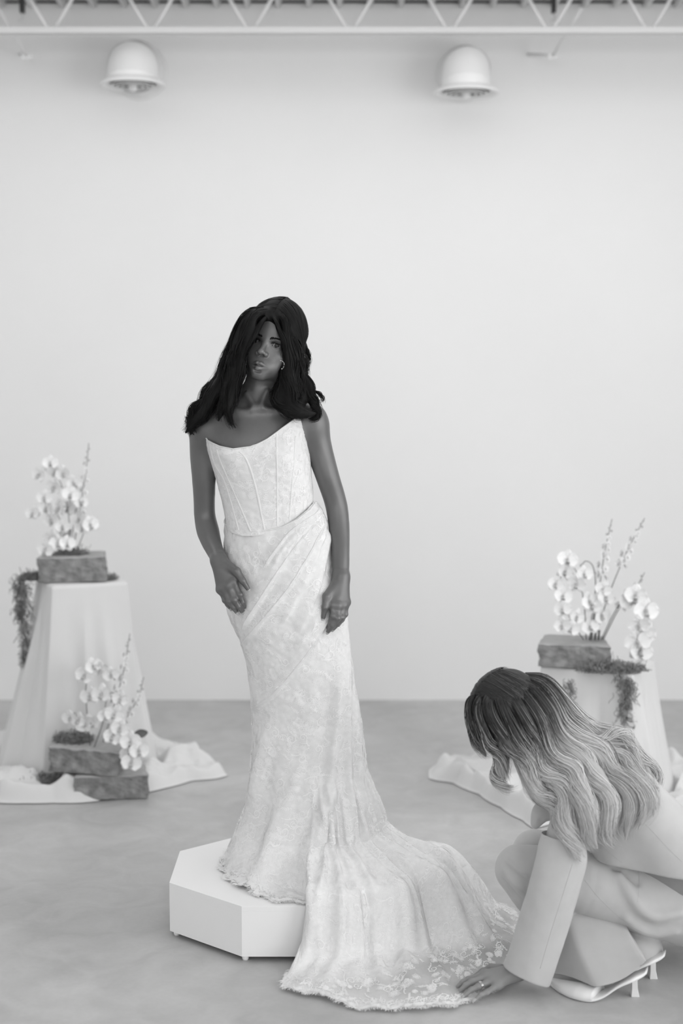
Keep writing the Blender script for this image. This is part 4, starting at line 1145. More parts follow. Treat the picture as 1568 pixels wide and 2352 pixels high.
BL = [
 ([bh(621, 713, -.035), bh(576, 724, -.075), bh(550, 775, -.070), bh(532, 838, -.05), bh(505, 888, -.045), bh(480, 930, -.05), bh(448, 968, -.05), bh(424, 996, -.05)], [6, 18, 23, 24, 24, 20, 13, 3], 1.3, 1),
 ([bh(620, 714, -.05), bh(588, 722, -.098), bh(570, 758, -.108), bh(555, 805, -.098), bh(545, 865, -.085), bh(530, 915, -.088), bh(524, 948, -.098), bh(541, 984, -.108)], [8, 11, 12, 15, 17, 15, 9, 2], 1.0, .8),
 ([bh(620, 706, 0), bh(570, 732, -.015), bh(540, 795, 0), bh(510, 868, .01), bh(476, 920, .01), bh(452, 962, -.01), bh(436, 1000, -.03)], [6, 17, 22, 25, 24, 16, 3], 1.3, 1),
 ([bh(620, 706, .05), bh(572, 736, .07), bh(542, 810, .08), bh(520, 880, .08), bh(496, 930, .07)], [8, 20, 28, 28, 12], .8, 1),
 ([bh(560, 770, -.06), bh(540, 830, -.07), bh(527, 885, -.07), bh(515, 930, -.08), bh(500, 968, -.085)], [14, 20, 20, 16, 3], 1.0, 1),
 ([bh(590, 720, -.09), bh(578, 750, -.112), bh(566, 785, -.112), bh(553, 822, -.100), bh(543, 850, -.09)], [7, 8, 8, 9, 8], .6, .5),
 ([bh(500, 880, -.03), bh(478, 915, -.035), bh(455, 940, -.035), bh(434, 975, -.04), bh(446, 1000, -.04)], [14, 15, 11, 7, 2], .5, 1.2),
 ([bh(480, 905, -.02), bh(462, 925, -.02), bh(448, 944, -.03), bh(437, 968, -.03), bh(421, 972, -.03)], [8, 7, 5, 3, 1], .25, 1.5),
 ([bh(627, 714, -.035), bh(652, 735, -.085), bh(659, 785, -.088), bh(664, 840, -.072), bh(665, 885, -.075), bh(660, 925, -.088), bh(690, 948, -.085), bh(722, 950, -.065)], [4, 10, 13, 18, 22, 24, 20, 6], 1.3, 1),
 ([bh(626, 708, 0), bh(656, 733, -.03), bh(674, 793, -.015), bh(688, 858, 0), bh(690, 905, -.02), bh(686, 945, -.05)], [6, 18, 22, 24, 26, 14], 1.2, 1),
 ([bh(655, 800, -.07), bh(652, 850, -.068), bh(643, 900, -.078), bh(640, 925, -.09), bh(662, 948, -.092), bh(700, 955, -.08)], [7, 11, 15, 16, 13, 5], .9, 1),
 ([bh(624, 706, .05), bh(652, 738, .06), bh(668, 820, .07), bh(680, 890, .06), bh(692, 930, .03)], [8, 24, 32, 32, 16], .8, 1),
 ([bh(626, 712, -.02), bh(654, 728, -.055), bh(668, 780, -.055), bh(676, 840, -.045), bh(672, 890, -.06), bh(684, 935, -.07)], [5, 13, 16, 18, 18, 8], 1.1, 1),
 ([bh(620, 712, -.02), bh(584, 724, -.075), bh(560, 765, -.09), bh(545, 815, -.08), bh(528, 870, -.07), bh(510, 925, -.07)], [5, 14, 16, 18, 18, 8], 1.0, 1),
 ([bh(690, 860, -.01), bh(712, 885, -.02), bh(712, 912, -.03), bh(724, 935, -.04), bh(731, 948, -.045), bh(726, 961, -.05), bh(708, 962, -.055)], [13, 12, 12, 13, 9, 7, 3], .8, .8),
 ([bh(700, 900, 0), bh(720, 900, -.01), bh(737, 908, -.015), bh(742, 920, -.02), bh(735, 928, -.02)], [2.5, 2.5, 2, 1.5, 1], .10, .5),
 ([bh(617, 722, -.062), bh(602, 738, -.102), bh(586, 764, -.116), bh(571, 790, -.114), bh(558, 815, -.106), bh(548, 845, -.096)], [3, 5, 7, 7, 8, 7], .55, .3),
 ([bh(622, 722, -.062), bh(634, 740, -.096), bh(644, 766, -.102), bh(653, 796, -.098), bh(659, 832, -.085)], [3, 5, 6, 6, 7], .45, .3),
 ([bh(685, 750, .02), bh(699, 790, .02), bh(705, 830, .015), bh(700, 868, .01)], [3, 4, 4, 2], .12, .8),
]
def cap_b(f):
    f.ell(HO + HR @ np.array((0, .012, .038)), (.0780, .1010, .1090), HR, .02)
    f.ell(HO + HR @ np.array((-.014, .012, .040)), (.0800, .1010, .1130), HR, .02)
    f.cap(HO + HR @ np.array((0, .045, 0)), HO + HR @ np.array((0, .05, -.10)), .075, .06, .03)
    # the face and the parting stay clear
    f.ell(HO + HR @ np.array((-.006, -.095, -.020)), (.042, .058, .081), HR, .012, True)
fb = hair_body(BL, .0042, .010, extra=cap_b)
Vh, Qh = fb.mesh(1)
hair = obj('hair', mesh_np('hair', Vh, Qh), M['hair_dark'], bride); hair['label'] = 'long dark wavy hair with a centre parting'
R = rng(77)
PPh, RRh, _, DDh = locks_to_hair(BL, 430, R, N=24, wave=(.0085, 2.3), thick=.0010, clump=6, jit=.004, swell=(.006, .12))
Vs, Qs_ = ribbons(PPh, RRh, DDh)
hs = obj('hair_strands', mesh_np('hair_strands', Vs, Qs_), M['hair_dark'], hair); hs['kind'] = 'stuff'
# strands combed from the parting over the crown
CS, DS = [], []
for k in range(3600):
    sd = R.choice([-1, 1]); al = math.radians(R.uniform(22, 150)); t = np.linspace(0, 1, 14)
    th = t ** .85 * R.uniform(1.0, 1.8) * sd; a_ = al - .55 * t * max(0, math.cos(al)) - .1 * t; j = R.normal(0, .0013)
    p = np.stack([(.0815 + j) * np.sin(th) + (-.014 * ease(0, .5, t) if sd < 0 else 0), .012 - (.1030 + j) * np.cos(a_) * np.abs(np.cos(th)) ** .7, .038 + ((.1165 if sd < 0 else .1115) + j) * np.sin(a_) * np.cos(np.minimum(np.abs(th), 1.55)) - .06 * np.maximum(0, np.abs(th) - 1.3)], 1)
    CS.append(HO + p @ HR.T); DS.append((p - np.array((0, .012, .038))) @ HR.T)
CS = np.array(CS); Vs, Qs_ = ribbons(CS, np.full(CS.shape[:2], .0011) * np.interp(np.arange(14), [0, 13], [1, .5]), np.array(DS))
hs = obj('crown_strands', mesh_np('crown_strands', Vs, Qs_), M['hair_dark'], hair); hs['kind'] = 'stuff'
# earring: a little curved row of crystals
M['crystal'] = mat('crystal', 0.8, 0.12, 0.02, 30, spec=.8, metal=.6)
er = B(649, 838, -.088); bm = bmesh.new()
for k in range(9):
    a = math.radians(-70 + k * 20)
    bmesh.ops.create_icosphere(bm, subdivisions=1, radius=.0016 if k % 2 else .0022, matrix=Matrix.Translation(Vector(er) + Vector((.0105 * math.cos(a) - .006, 0, .0125 * math.sin(a)))))
me = bpy.data.meshes.new('earring'); bm.to_mesh(me); bm.free()
ea = obj('earring', me, M['crystal'], bride); ea['label'] = 'small curved crystal earring'
# ---------------------------------------------------------------- draped plinths, stones, moss, flowers
def stone_mesh(w, d, h, seed, taper=.14):
    nx, ny, nz_ = 30, 20, 12
    bm = bmesh.new(); bmesh.ops.create_cube(bm, size=1)
    bmesh.ops.subdivide_edges(bm, edges=bm.edges[:], cuts=13, use_grid_fill=True)
    off = Vector((seed * 7.3, seed * 3.1, seed * 1.7))
    for v in bm.verts:
        x, y, z = v.co; side = max(abs(x), abs(y)) > .499; topf = z > .499; fr = y < -.499
        k = 1 - taper * (y + .5)
        p = Vector((x * w * k, y * d, z * h))
        n1 = noise.noise(p * 28 + off); n2_ = noise.noise(p * 75 + off); n3 = noise.noise(p * 11 + off)
        r = (.009 * n3 + .006 * n1 + .003 * n2_)
        cor = max(0, abs(x) - .40) * .10 * (1 if side else 0)
        if abs(y) > .499: p.y += (r - .006) * (1 if y > 0 else -1) * 1.2
        if abs(x) > .499: p.x += (r - .004) * (1 if x > 0 else -1)
        if abs(z) > .499:
            e = max(0, max(abs(x), abs(y)) - .46) / .04
            p.z += (.0008 * n2_ - .005 * e * (.6 + n1)) * (1 if z > 0 else -1)
        v.co = p
    bm.normal_update()
    me = bpy.data.meshes.new('stone_block'); bm.to_mesh(me); bm.free()
    me.materials.append(M['stone']); me.materials.append(M['stone_face'])
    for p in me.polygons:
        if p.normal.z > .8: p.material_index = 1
    return me
def stone(label, center, w, d, h, rz, seed, tilt=(0, 0), taper=.14):
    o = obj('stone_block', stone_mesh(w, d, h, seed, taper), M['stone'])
    o.location = center; o.rotation_euler = (tilt[0], tilt[1], rz)
    return tag(o, label, 'stone', 'rough split stone blocks')

def drape(name, label, C, top_poly, ztop, foot, hemtail, seed, plinth_wh):
    """cloth over a plinth: C centre, top_poly radius(phi), foot(phi) radius where it meets the floor, tail(phi) reach along the floor"""
    n = 260; ph = np.linspace(-np.pi, np.pi, n, endpoint=False); nzA, nzB, w2 = Noise1(seed), Noise1(seed + 1), Noise2(seed + 2)
    rt = top_poly(ph); rf = foot(ph); rl = np.maximum(hemtail(ph), rf + .01)
    rows = []
    S = [('t', k / 9) for k in range(10)] + [('s', k / 70) for k in range(1, 71)] + [('f', k / 50) for k in range(1, 51)]
    fold = .5 + .5 * np.sin(ph * 9 + 2.2 * nzA(ph * 2.2 + 20)) ; fold2 = nzB(ph * 7 + 50)
    for kind, u in S:
        if kind == 't':
            r = rt * (.02 + .98 * u); z = np.full(n, ztop + .004) - .003 * ease(.9, 1, u)
        elif kind == 's':
            r = rt + (rf - rt) * (.6 * u + .4 * u ** 1.35) + (.030 * (fold - .5) + .010 * fold2) * ease(.0, .6, u)
            z = ztop + .001 + (.012 - ztop) * (u ** 1.0) * np.ones(n)
            z = z - .004 * ease(0, .05, u) 
        else:
            r = rf + (rl - rf) * u + (.030 * (fold - .5) + .010 * fold2) * (1 - ease(0, .7, u))
            x_, y_ = r * np.sin(ph), -r * np.cos(ph)
            wr = .5 + .5 * w2(x_ * 13, y_ * 13); wr2 = .5 + .5 * w2(x_ * 34 + 9, y_ * 34)
            reach = np.clip((rl - rf) / .12, 0, 1)
            z = .012 + (.020 + .085 * wr ** 1.6 + .018 * wr2) * ease(0, .18, u) * (1 - ease(.80, 1.0, u)) * reach - .008 * ease(.9, 1, u)
        rows.append(np.stack([C[0] + r * np.sin(ph), C[1] - r * np.cos(ph), z * np.ones(n)], 1))
    V = np.array(rows)
    V[..., 2] = np.maximum(V[..., 2], .004)
    o = obj(name, mesh_np(name, V.reshape(-1, 3), grid_quads(n, len(rows), True)), M['cloth'])
    tag(o, label, 'cloth', 'white cloths draped over plinths')
    return o, V
def poly_r(verts):
    """radius function of a convex polygon about the origin; phi 0 = -y, + = +x"""
    vs = np.array(verts, float)
    def f(ph):
        d = np.stack([np.sin(ph), -np.cos(ph)], -1); out = np.full(np.shape(ph), 9.0)
        for i in range(len(vs)):
            a, b = vs[i], vs[(i + 1) % len(vs)]; e = b - a; nrm = np.array([e[1], -e[0]]); 
            den = d @ nrm; t = (a @ nrm) / np.where(np.abs(den) < 1e-6, 1e-6, den)
            out = np.where((t > 0), np.minimum(out, t), out)
        return out
    return f
def interp_r(pts):
    """pts [(deg, r)] cyclic"""
    p = sorted(pts); a = np.array([q[0] for q in p]); r = np.array([q[1] for q in p])
    a = np.r_[a[-1] - 360, a, a[0] + 360]; r = np.r_[r[-1], r, r[0]]
    def f(ph):
        k = np.interp(np.degrees(ph), a, r)
        return k
    return f
def rect(w, d, rz):
    c, s = math.cos(rz), math.sin(rz)
    return [(x * c - y * s, x * s + y * c) for x, y in ((-w / 2, -d / 2), (w / 2, -d / 2), (w / 2, d / 2), (-w / 2, d / 2))]
def tail_pts(C, pix):
    out = []
    for px, py in pix:
        p = atz(px, py, 0); dx, dy = p.x - C[0], p.y - C[1]
        out.append((math.degrees(math.atan2(dx, -dy)), math.hypot(dx, dy)))
    return out
# left plinth
LC = (-1.103, 5.98); LZ = at(190, 1343, 5.86).z
lw = rect(.32, .29, math.radians(24))
pl = empty('plinth', (LC[0], LC[1], 0), 'white display plinth hidden under the left draped cloth', 'plinth', 'plinths under cloths')
c_, s_ = 1, 0
prism('plinth_body', [(LC[0] + x * .92, LC[1] + y * .92) for x, y in lw], 0, LZ - .012, M['ped'], pl, .004)
kL_ = interp_r([(-180, 1.6), (-120, 2.0), (-90, 2.2), (-70, 2.1), (-45, 1.75), (-20, 1.4), (0, 1.35), (40, 1.5), (90, 1.68), (130, 1.6)])
footL = lambda ph: (.75 * poly_r(lw)(ph) + .25 * .20) * kL_(ph)
tailL = interp_r([(-180, .32), (-130, .50), (-95, .62), (-75, .80)] + tail_pts(LC, [(-40, 1800), (-10, 1846), (60, 1847), (120, 1846), (180, 1846), (225, 1842), (246, 1834)]) + tail_pts(LC, [(285, 1815), (335, 1822), (380, 1812), (440, 1795), (500, 1790), (524, 1783), (500, 1768), (455, 1752)]) + [(105, .50), (140, .40)])
clL, VL = drape('draped_cloth', 'white cloth draped over the tall left plinth and trailing on the floor', LC, poly_r(lw), LZ, footL, tailL, 41, None)
# right plinth
RC = (1.03, 5.62); RZ = at(1420, 1548, 5.43).z
rw = rect(.375, .32, math.radians(-27))
pl = empty('plinth', (RC[0], RC[1], 0), 'white display plinth hidden under the right draped cloth', 'plinth', 'plinths under cloths')
prism('plinth_body', [(RC[0] + x * .92, RC[1] + y * .92) for x, y in rw], 0, RZ - .012, M['ped'], pl, .004)
kR_ = interp_r([(-180, 1.5), (-90, 1.4), (-40, 1.35), (0, 1.35), (40, 1.45), (90, 1.5), (130, 1.5)])
footR = lambda ph: (.75 * poly_r(rw)(ph) + .25 * .21) * kR_(ph)
tailR = interp_r([(-180, .36), (-130, .50)] + tail_pts(RC, [(1060, 1750), (1010, 1752), (985, 1770), (986, 1792), (1040, 1800), (1100, 1826), (1150, 1856), (1200, 1886), (1225, 1905), (1280, 1890), (1400, 1880), (1500, 1870), (1580, 1800), (1600, 1770)]) + [(110, .50), (150, .40)])
clR, VR = drape('draped_cloth', 'white cloth draped over the short right plinth and trailing on the floor', RC, poly_r(rw), RZ, footR, tailR, 57, None)
clR.name = 'draped_cloth.001'
# stones
p = at(163, 1343, 5.86)
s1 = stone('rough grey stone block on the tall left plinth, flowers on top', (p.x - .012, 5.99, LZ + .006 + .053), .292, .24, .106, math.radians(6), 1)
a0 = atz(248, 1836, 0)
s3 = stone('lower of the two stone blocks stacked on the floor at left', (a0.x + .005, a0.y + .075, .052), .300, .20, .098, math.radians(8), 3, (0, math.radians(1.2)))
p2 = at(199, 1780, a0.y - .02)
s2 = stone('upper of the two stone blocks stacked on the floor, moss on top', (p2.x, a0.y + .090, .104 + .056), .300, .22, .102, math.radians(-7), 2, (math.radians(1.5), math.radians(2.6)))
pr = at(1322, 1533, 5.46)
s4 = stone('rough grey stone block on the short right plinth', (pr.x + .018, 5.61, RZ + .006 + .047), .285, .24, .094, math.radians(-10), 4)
# moss: curled strands
def moss(label, C, rx, ry, h, n, seed, hang=None, parent=None):
    R_ = rng(seed); P = []
    for k in range(n):
        a = R_.uniform(0, 6.28); q = math.sqrt(R_.uniform(0, 1)); b = np.array([C[0] + rx * q * math.cos(a), C[1] + ry * q * math.sin(a), C[2] + R_.uniform(0, h) * (1 - q * .7)])
        d = R_.normal(0, 1, 3); d /= np.linalg.norm(d); e = R_.normal(0, 1, 3); t = np.linspace(0, 1, 7)[:, None]; L = R_.uniform(.010, .026)
        c = b + d * L * t + e * L * .45 * np.sin(t * R_.uniform(3, 6)); c[:, 2] = np.maximum(c[:, 2], C[2] + .001)
        P.append(c)
    for (hx, hy, hz, L, w, m) in (hang or []):
        for k in range(m):
            b = np.array([hx + R_.normal(0, w), hy + R_.normal(0, w * .5), hz]); t = np.linspace(0, 1, 7)[:, None]
            s0 = R_.uniform(0, L * .9); l = R_.uniform(.02, .05); sp_ = 1 - .6 * s0 / L
            b = np.array([hx + R_.normal(0, w) * sp_, hy + R_.normal(0, w * .4) * sp_ - .004, hz - s0])
            d = np.array([R_.normal(0, .5), R_.normal(0, .3), -1]); d /= np.linalg.norm(d); e = R_.normal(0, 1, 3)
            P.append(b + d * l * t + e * .006 * np.sin(t * R_.uniform(4, 9)))
    P = np.array(P); Vm, Qm = tubes(P, np.full(P.shape[:2], .0013) * R_.uniform(.6, 1.3, (len(P), 1)), 3, cap=False)
    o = obj('moss', mesh_np('moss', Vm, Qm), M['moss']); return tag(o, label, 'moss', 'clumps of grey moss', 'stuff')
q = at(62, 1332, 5.95)
moss('grey moss spilling off the tall left plinth beside the stone', (q.x + .02, 5.98, LZ + .006), .055, .06, .03, 500, 5, [(q.x - .01, 5.93, LZ + .02, .40, .016, 330), (q.x - .03, 5.93, LZ + .03, .20, .016, 160)])
q = at(258, 1333, 5.95)
moss('small tuft of grey moss right of the stone on the left plinth', (q.x - .015, 5.97, LZ + .006), .03, .03, .018, 140, 6)
q = at(160, 1277, 5.99)
moss('grey moss round the flower stems on the left plinth stone', (q.x + .01, 5.99, LZ + .113), .065, .05, .016, 420, 7)
moss('grey moss heaped on the upper floor stone', (p2.x - .075, a0.y + .11, .212), .075, .06, .035, 800, 8)
q = atz(95, 1800, .03)
moss('grey moss bedded between the cloth and the floor stones', (q.x + .04, a0.y + .075, .050), .14, .045, .03, 900, 9)
q = at(1400, 1520, 5.50)
moss('grey moss along the foot of the right plinth stone, hanging over', (q.x, 5.45, RZ + .006), .135, .05, .05, 900, 10, [(at(1437, 1548, 5.40).x, 5.39, RZ + .015, .24, .022, 260), (at(1305, 1548, 5.36).x, 5.35, RZ + .0, .15, .014, 100)])
# flowers
def petal_mesh(w, l, cup, n=7, m=6, tip=1.0):
    V = []
    for i in range(m):
        v = i / (m - 1); hw = w * math.sin(math.pi * (v * .86 + .10)) ** .75
        for j in range(n):
            u = j / (n - 1) * 2 - 1
            V.append((u * hw, l * v, cup * (u * u * hw * .9 + v * v * l * .35) + .0015 * math.sin(j * 2.2 + i)))
    return mesh_np('petal', np.array(V), grid_quads(n, m))
PB_, PS_ = petal_mesh(.0185, .027, .25), petal_mesh(.0105, .026, -.15)
bm = bmesh.new()
bmesh.ops.create_uvsphere(bm, u_segments=8, v_segments=6, radius=1, matrix=Matrix.Translation((0, -.002, .006)) @ Matrix.Diagonal((.0042, .0060, .0050, 1)))
bmesh.ops.create_cone(bm, segments=8, radius1=.0030, radius2=.0065, depth=.010, matrix=Matrix.Translation((0, -.008, .007)) @ Matrix.Rotation(1.2, 4, 'X'))
LIP = bpy.data.meshes.new('lip'); bm.to_mesh(LIP); bm.free()
DPET = petal_mesh(.0075, .012, .3, 5, 4)
def look_matrix(p, d, up=(0, 0, 1), s=1.0, roll=0.0):
    z = Vector(d).normalized(); x = Vector(up).cross(z)
    if x.length < 1e-3: x = Vector((1, 0, 0))
    x.normalize(); y = z.cross(x)
    m = Matrix((x, y, z)).transposed().to_4x4() @ Matrix.Rotation(roll, 4, 'Z'); m = m @ Matrix.Scale(s, 4); m.translation = Vector(p); return m
def orchid_flower(parent, p, d, s, R_):
    f = obj('flower', LIP, M['lip'], parent); f.matrix_parent_inverse = Matrix.Identity(4)
    inv = parent.matrix_basis.inverted(); f.matrix_basis = inv @ look_matrix(p, d, s=s, roll=R_.normal(0, .25))
    for ang, me_, z in ((95, PB_, .001), (-95, PB_, .001), (0, PS_, -.002), (140, PS_, -.002), (-140, PS_, -.002)):
        c = bpy.data.objects.new('petal', me_); COL.objects.link(c); c.parent = f
        if not me_.materials: me_.materials.append(M['petal'])
        c.matrix_basis = Matrix.Rotation(math.radians(-ang + R_.normal(0, 5)), 4, 'Z') @ Matrix.Translation((0, .002, z)) @ Matrix.Rotation(math.radians(R_.normal(8, 6)), 4, 'X')
    return f
def spray(label, path, flowers, seed, size=1.0, buds=3, r=.0022, group='white orchid stems'):
    """path of the stem (world points); flowers = list of (t along stem, side offset x,z, facing x)"""
    R_ = rng(seed); P = spline([tuple(q) for q in path], 40)
    e = empty('orchid_stem', tuple(P[0]), label, 'flower', group)
    tube_obj('stem', [tuple(q) for q in P[::3]], [r, r * .6], M['stem'], e, n=30, sides=6)
    for (t, ox, oz_, fx) in flowers:
        p = P[int(t * 39)]; q = p + np.array([ox, -.018 + R_.normal(0, .012), oz_])
        tube_obj('flower_stalk', [tuple(p), tuple((p + q) / 2 + np.array([0, 0, .006])), tuple(q + np.array([0, .004, 0]))], .0011, M['stem'], e, n=6, sides=4)
        orchid_flower(e, q, (fx + R_.normal(0, .2), -1, R_.normal(.1, .15)), size * 1.12 * R_.uniform(.9, 1.12), R_)
    for k in range(buds):
        t = 1 - k * .045; p = P[int(t * 39)]; s = .0075 - .0012 * (buds - k) * .5
        bm = bmesh.new(); bmesh.ops.create_uvsphere(bm, u_segments=8, v_segments=6, radius=s, matrix=Matrix.Translation(p + np.array([R_.normal(0, .006), -.004, .002])) @ Matrix.Diagonal((.8, .8, 1.15, 1)))
        me = bpy.data.meshes.new('bud'); bm.to_mesh(me); bm.free(); obj('bud', me, M['bud'], e)
    return e
def delphinium(label, path, n, seed, t0=.45, group='white delphinium spikes'):
    R_ = rng(seed); P = spline([tuple(q) for q in path], 40); e = empty('delphinium_spike', tuple(P[0]), label, 'flower', group)
    tube_obj('stem', [tuple(q) for q in P[::3]], [.0026, .0013], M['stem'], e, n=30, sides=6)
    inv = e.matrix_basis.inverted()
    for k in range(n):
        t = t0 + (1 - t0) * k / n; p = P[min(39, int(t * 39))]; a = k * 2.4; s = 1.25 - .75 * k / n
        d = np.array([math.cos(a), -abs(math.sin(a)) - .25, .25]); q = p + d * .013 * s
        if k > n * .72:
            bm = bmesh.new(); bmesh.ops.create_uvsphere(bm, u_segments=7, v_segments=5, radius=.0062 * s + .001, matrix=Matrix.Translation(q)); me = bpy.data.meshes.new('bud'); bm.to_mesh(me); bm.free(); obj('bud', me, M['bud'], e); continue
        f = obj('floret', LIP, M['lip'], e); f.matrix_parent_inverse = Matrix.Identity(4); f.matrix_basis = inv @ look_matrix(q, d, s=.6 * s)
        for j in range(5):
            c = bpy.data.objects.new('petal', DPET); COL.objects.link(c); c.parent = f
            if not DPET.materials: DPET.materials.append(M['petal'])
            c.matrix_basis = Matrix.Scale(1.9, 4) @ Matrix.Rotation(j * 2 * math.pi / 5, 4, 'Z') @ Matrix.Translation((0, .001, 0)) @ Matrix.Rotation(.25, 4, 'X')
    return e
W_ = lambda Y: (lambda px, py, dy=0.0: at(px, py, Y + dy))
g = W_(5.98)
spray('tallest orchid stem on the left plinth, arching left', [g(158, 1277), g(160, 1215), g(150, 1140), g(128, 1085), g(112, 1062), g(98, 1090)], [(.45, -.03, .0, -.2), (.55, .03, .01, .3), (.64, -.025, .01, -.3), (.72, .03, .02, .2), (.80, -.01, .03, 0), (.86, .02, -.03, .1), (.93, -.02, -.03, -.3)], 101, 1.15)
spray('orchid stem leaning left on the left plinth', [g(156, 1277), g(150, 1225), g(125, 1170), g(100, 1150), g(90, 1185)], [(.40, .0, .0, 0), (.52, -.03, -.01, -.2), (.62, .02, .015, .3), (.72, -.01, .03, -.1), (.82, .01, -.03, .2), (.92, -.03, -.02, -.2)], 102, 1.1)
spray('orchid stem in the middle of the left plinth group', [g(164, 1277, .02), g(168, 1215, .02), g(172, 1150, .02), g(165, 1105, .02)], [(.35, -.03, -.01, -.1), (.5, .02, .0, .2), (.62, -.025, .01, -.3), (.74, .025, .0, .3), (.86, -.01, .02, 0), (.97, .01, .01, .1)], 103, 1.1)
spray('short orchid stem leaning right on the left plinth', [g(172, 1277, -.01), g(186, 1240, -.01), g(200, 1205, -.01), g(212, 1195, -.01)], [(.7, -.01, .01, 0), (.82, .02, .01, .3), (.95, .01, -.01, .2)], 104, 1.15, buds=1)
spray('low orchid stem over the left edge of the left plinth stone', [g(150, 1278, -.03), g(138, 1255, -.04), g(126, 1238, -.04), g(118, 1250, -.05)], [(.4, .03, .02, .1), (.62, -.02, .02, -.2), (.8, .02, -.01, .2), (.95, -.02, -.02, -.3)], 105, 1.15, buds=1)
delphinium('tall delphinium spike rising behind the left plinth orchids', [g(166, 1277, .03), g(180, 1190, .03), g(195, 1100, .03), g(204, 1018, .03)], 17, 106, .40)
g = W_(a0.y + .06)
spray('orchid stem bending over the floor stones, tallest there', [g(208, 1722), g(200, 1640), g(198, 1570), g(215, 1528), g(245, 1530), g(262, 1560)], [(.5, .02, .0, .1), (.62, -.005, .02, -.1), (.72, .01, .015, .2), (.82, .01, -.02, 0), (.92, .01, -.02, .1)], 111, 1.2)
spray('orchid stem hanging across the front of the floor stones', [g(214, 1722, -.03), g(236, 1660, -.05), g(246, 1600, -.06), g(262, 1590, -.06), g(270, 1640, -.07), g(264, 1690, -.08)], [(.4, .01, -.01, 0), (.55, -.02, .01, -.1), (.68, .02, .0, .2), (.8, -.01, .0, 0), (.9, .015, -.01, .1), (.98, -.01, -.01, 0)], 112, 1.2)
spray('small orchid cluster left on the floor stones', [g(208, 1722, -.02), g(203, 1680, -.02), g(190, 1655, -.03), g(172, 1640, -.03)], [(.62, .02, .01, .2), (.75, -.01, .015, -.1), (.86, .015, -.02, .1), (.97, -.02, .0, -.2)], 113, 1.15, buds=1)
delphinium('delphinium spike rising behind the floor stones, nearer the middle', [g(232, 1722, .04), g(262, 1620, .04), g(284, 1540, .04), g(298, 1455, .04)], 17, 114, .42)
delphinium('short delphinium spike at the right of the floor stones', [g(250, 1724, .05), g(290, 1650, .05), g(318, 1600, .05), g(330, 1555, .05)], 16, 115, .30)
spray('white orchid drooping off the right end of the floor stones', [g(262, 1712, -.03), g(290, 1700, -.05), g(308, 1712, -.07), g(302, 1745, -.08)], [(.55, .0, .01, .1), (.7, .02, -.005, .3), (.85, -.015, .0, 0), (.97, .0, -.01, .1)], 116, 1.25, buds=0)
def leaf(label, p, d, s):
    V = []
    for i in range(9):
        v = i / 8
        for j in range(5):
            u = j / 4 * 2 - 1; hw = .018 * math.sin(math.pi * (v * .9 + .06)) ** .8
            V.append((u * hw, .06 * v, .006 * u * u + -.012 * v * v))
    o = obj('leaf', mesh_np('leaf', np.array(V), grid_quads(5, 9)), M['leaf']); o.matrix_basis = look_matrix(p, d, s=s, roll=-1.35)
    return tag(o, label, 'leaf')
leaf('single dark leaf among white flowers right of the floor stones', g(306, 1690, -.06), (.2, -1, .5), 1.0)
g = W_(5.58)
spray('curved orchid stem at the left of the right plinth group', [g(1346, 1470), g(1342, 1400), g(1330, 1330), g(1306, 1290), g(1290, 1310), g(1284, 1370)], [(.35, .02, .0, .2), (.48, -.02, .01, -.2), (.58, .025, .0, .2), (.68, -.015, .015, -.1), (.78, .01, -.01, .1), (.87, -.02, -.02, -.2), (.96, .01, -.02, .1)], 121, 1.2)
spray('low orchid stem at the left of the right plinth stone', [g(1340, 1470, -.02), g(1320, 1440, -.03), g(1298, 1405, -.03), g(1286, 1425, -.04)], [(.4, -.02, .0, 0), (.58, .02, .015, .2), (.75, -.015, .015, -.2), (.95, .0, -.02, 0)], 122, 1.15, buds=1)
spray('orchid stem in the middle of the right plinth group', [g(1352, 1470), g(1364, 1420), g(1376, 1375), g(1388, 1350)], [(.3, -.015, .0, 0), (.5, .02, .0, .2), (.66, -.02, .01, -.2), (.82, .02, .01, .2), (.97, -.005, .01, 0)], 123, 1.2, buds=1)
spray('bare hooked stem above the right plinth flowers', [g(1356, 1470, .03), g(1366, 1370, .03), g(1366, 1320, .03), g(1356, 1292, .03), g(1342, 1289, .03), g(1334, 1300, .03)], [(.30, .02, .0, .1)], 124, 1.1, buds=1, r=.0030)
delphinium('left of the two tall delphinium spikes on the right plinth', [g(1358, 1470, .04), g(1376, 1350, .04), g(1388, 1270, .04), g(1405, 1192, .04)], 16, 125, .52)
delphinium('right of the two tall delphinium spikes on the right plinth', [g(1364, 1470, .04), g(1400, 1360, .04), g(1440, 1265, .04), g(1480, 1190, .04)], 16, 126, .60)
delphinium('short delphinium spike low on the right plinth', [g(1384, 1470, .03), g(1420, 1400, .03), g(1458, 1352, .03), g(1480, 1315, .03)], 13, 127, .45)
spray('orchid stem drooping beside the right end of the right plinth stone', [g(1380, 1470, -.02), g(1410, 1408, -.03), g(1440, 1370, -.04), g(1462, 1380, -.05), g(1468, 1440, -.06), g(1462, 1490, -.07)], [(.45, .02, .0, .2), (.56, .0, .015, 0), (.66, .02, .0, .2), (.75, -.01, -.01, -.1), (.84, .015, -.01, .1), (.92, -.01, -.01, 0), (.99, .01, -.015, .1)], 128, 1.5, buds=0)
for k, (px, hgt) in enumerate(((1356, .045), (1366, .055), (1374, .04))):
    tube_obj('cut_stem', [g(px, 1470, .01), g(px + 1.5, 1470, .01) + Vector((0, 0, hgt))], .0045, M['stem'], None, n=2, sides=6)
    o = bpy.data.objects['cut_stem' if k == 0 else 'cut_stem.%03d' % k]
    tag(o, ['first', 'middle', 'last'][k] + ' of three short cut stems on the right plinth stone', 'stem', 'cut stems')
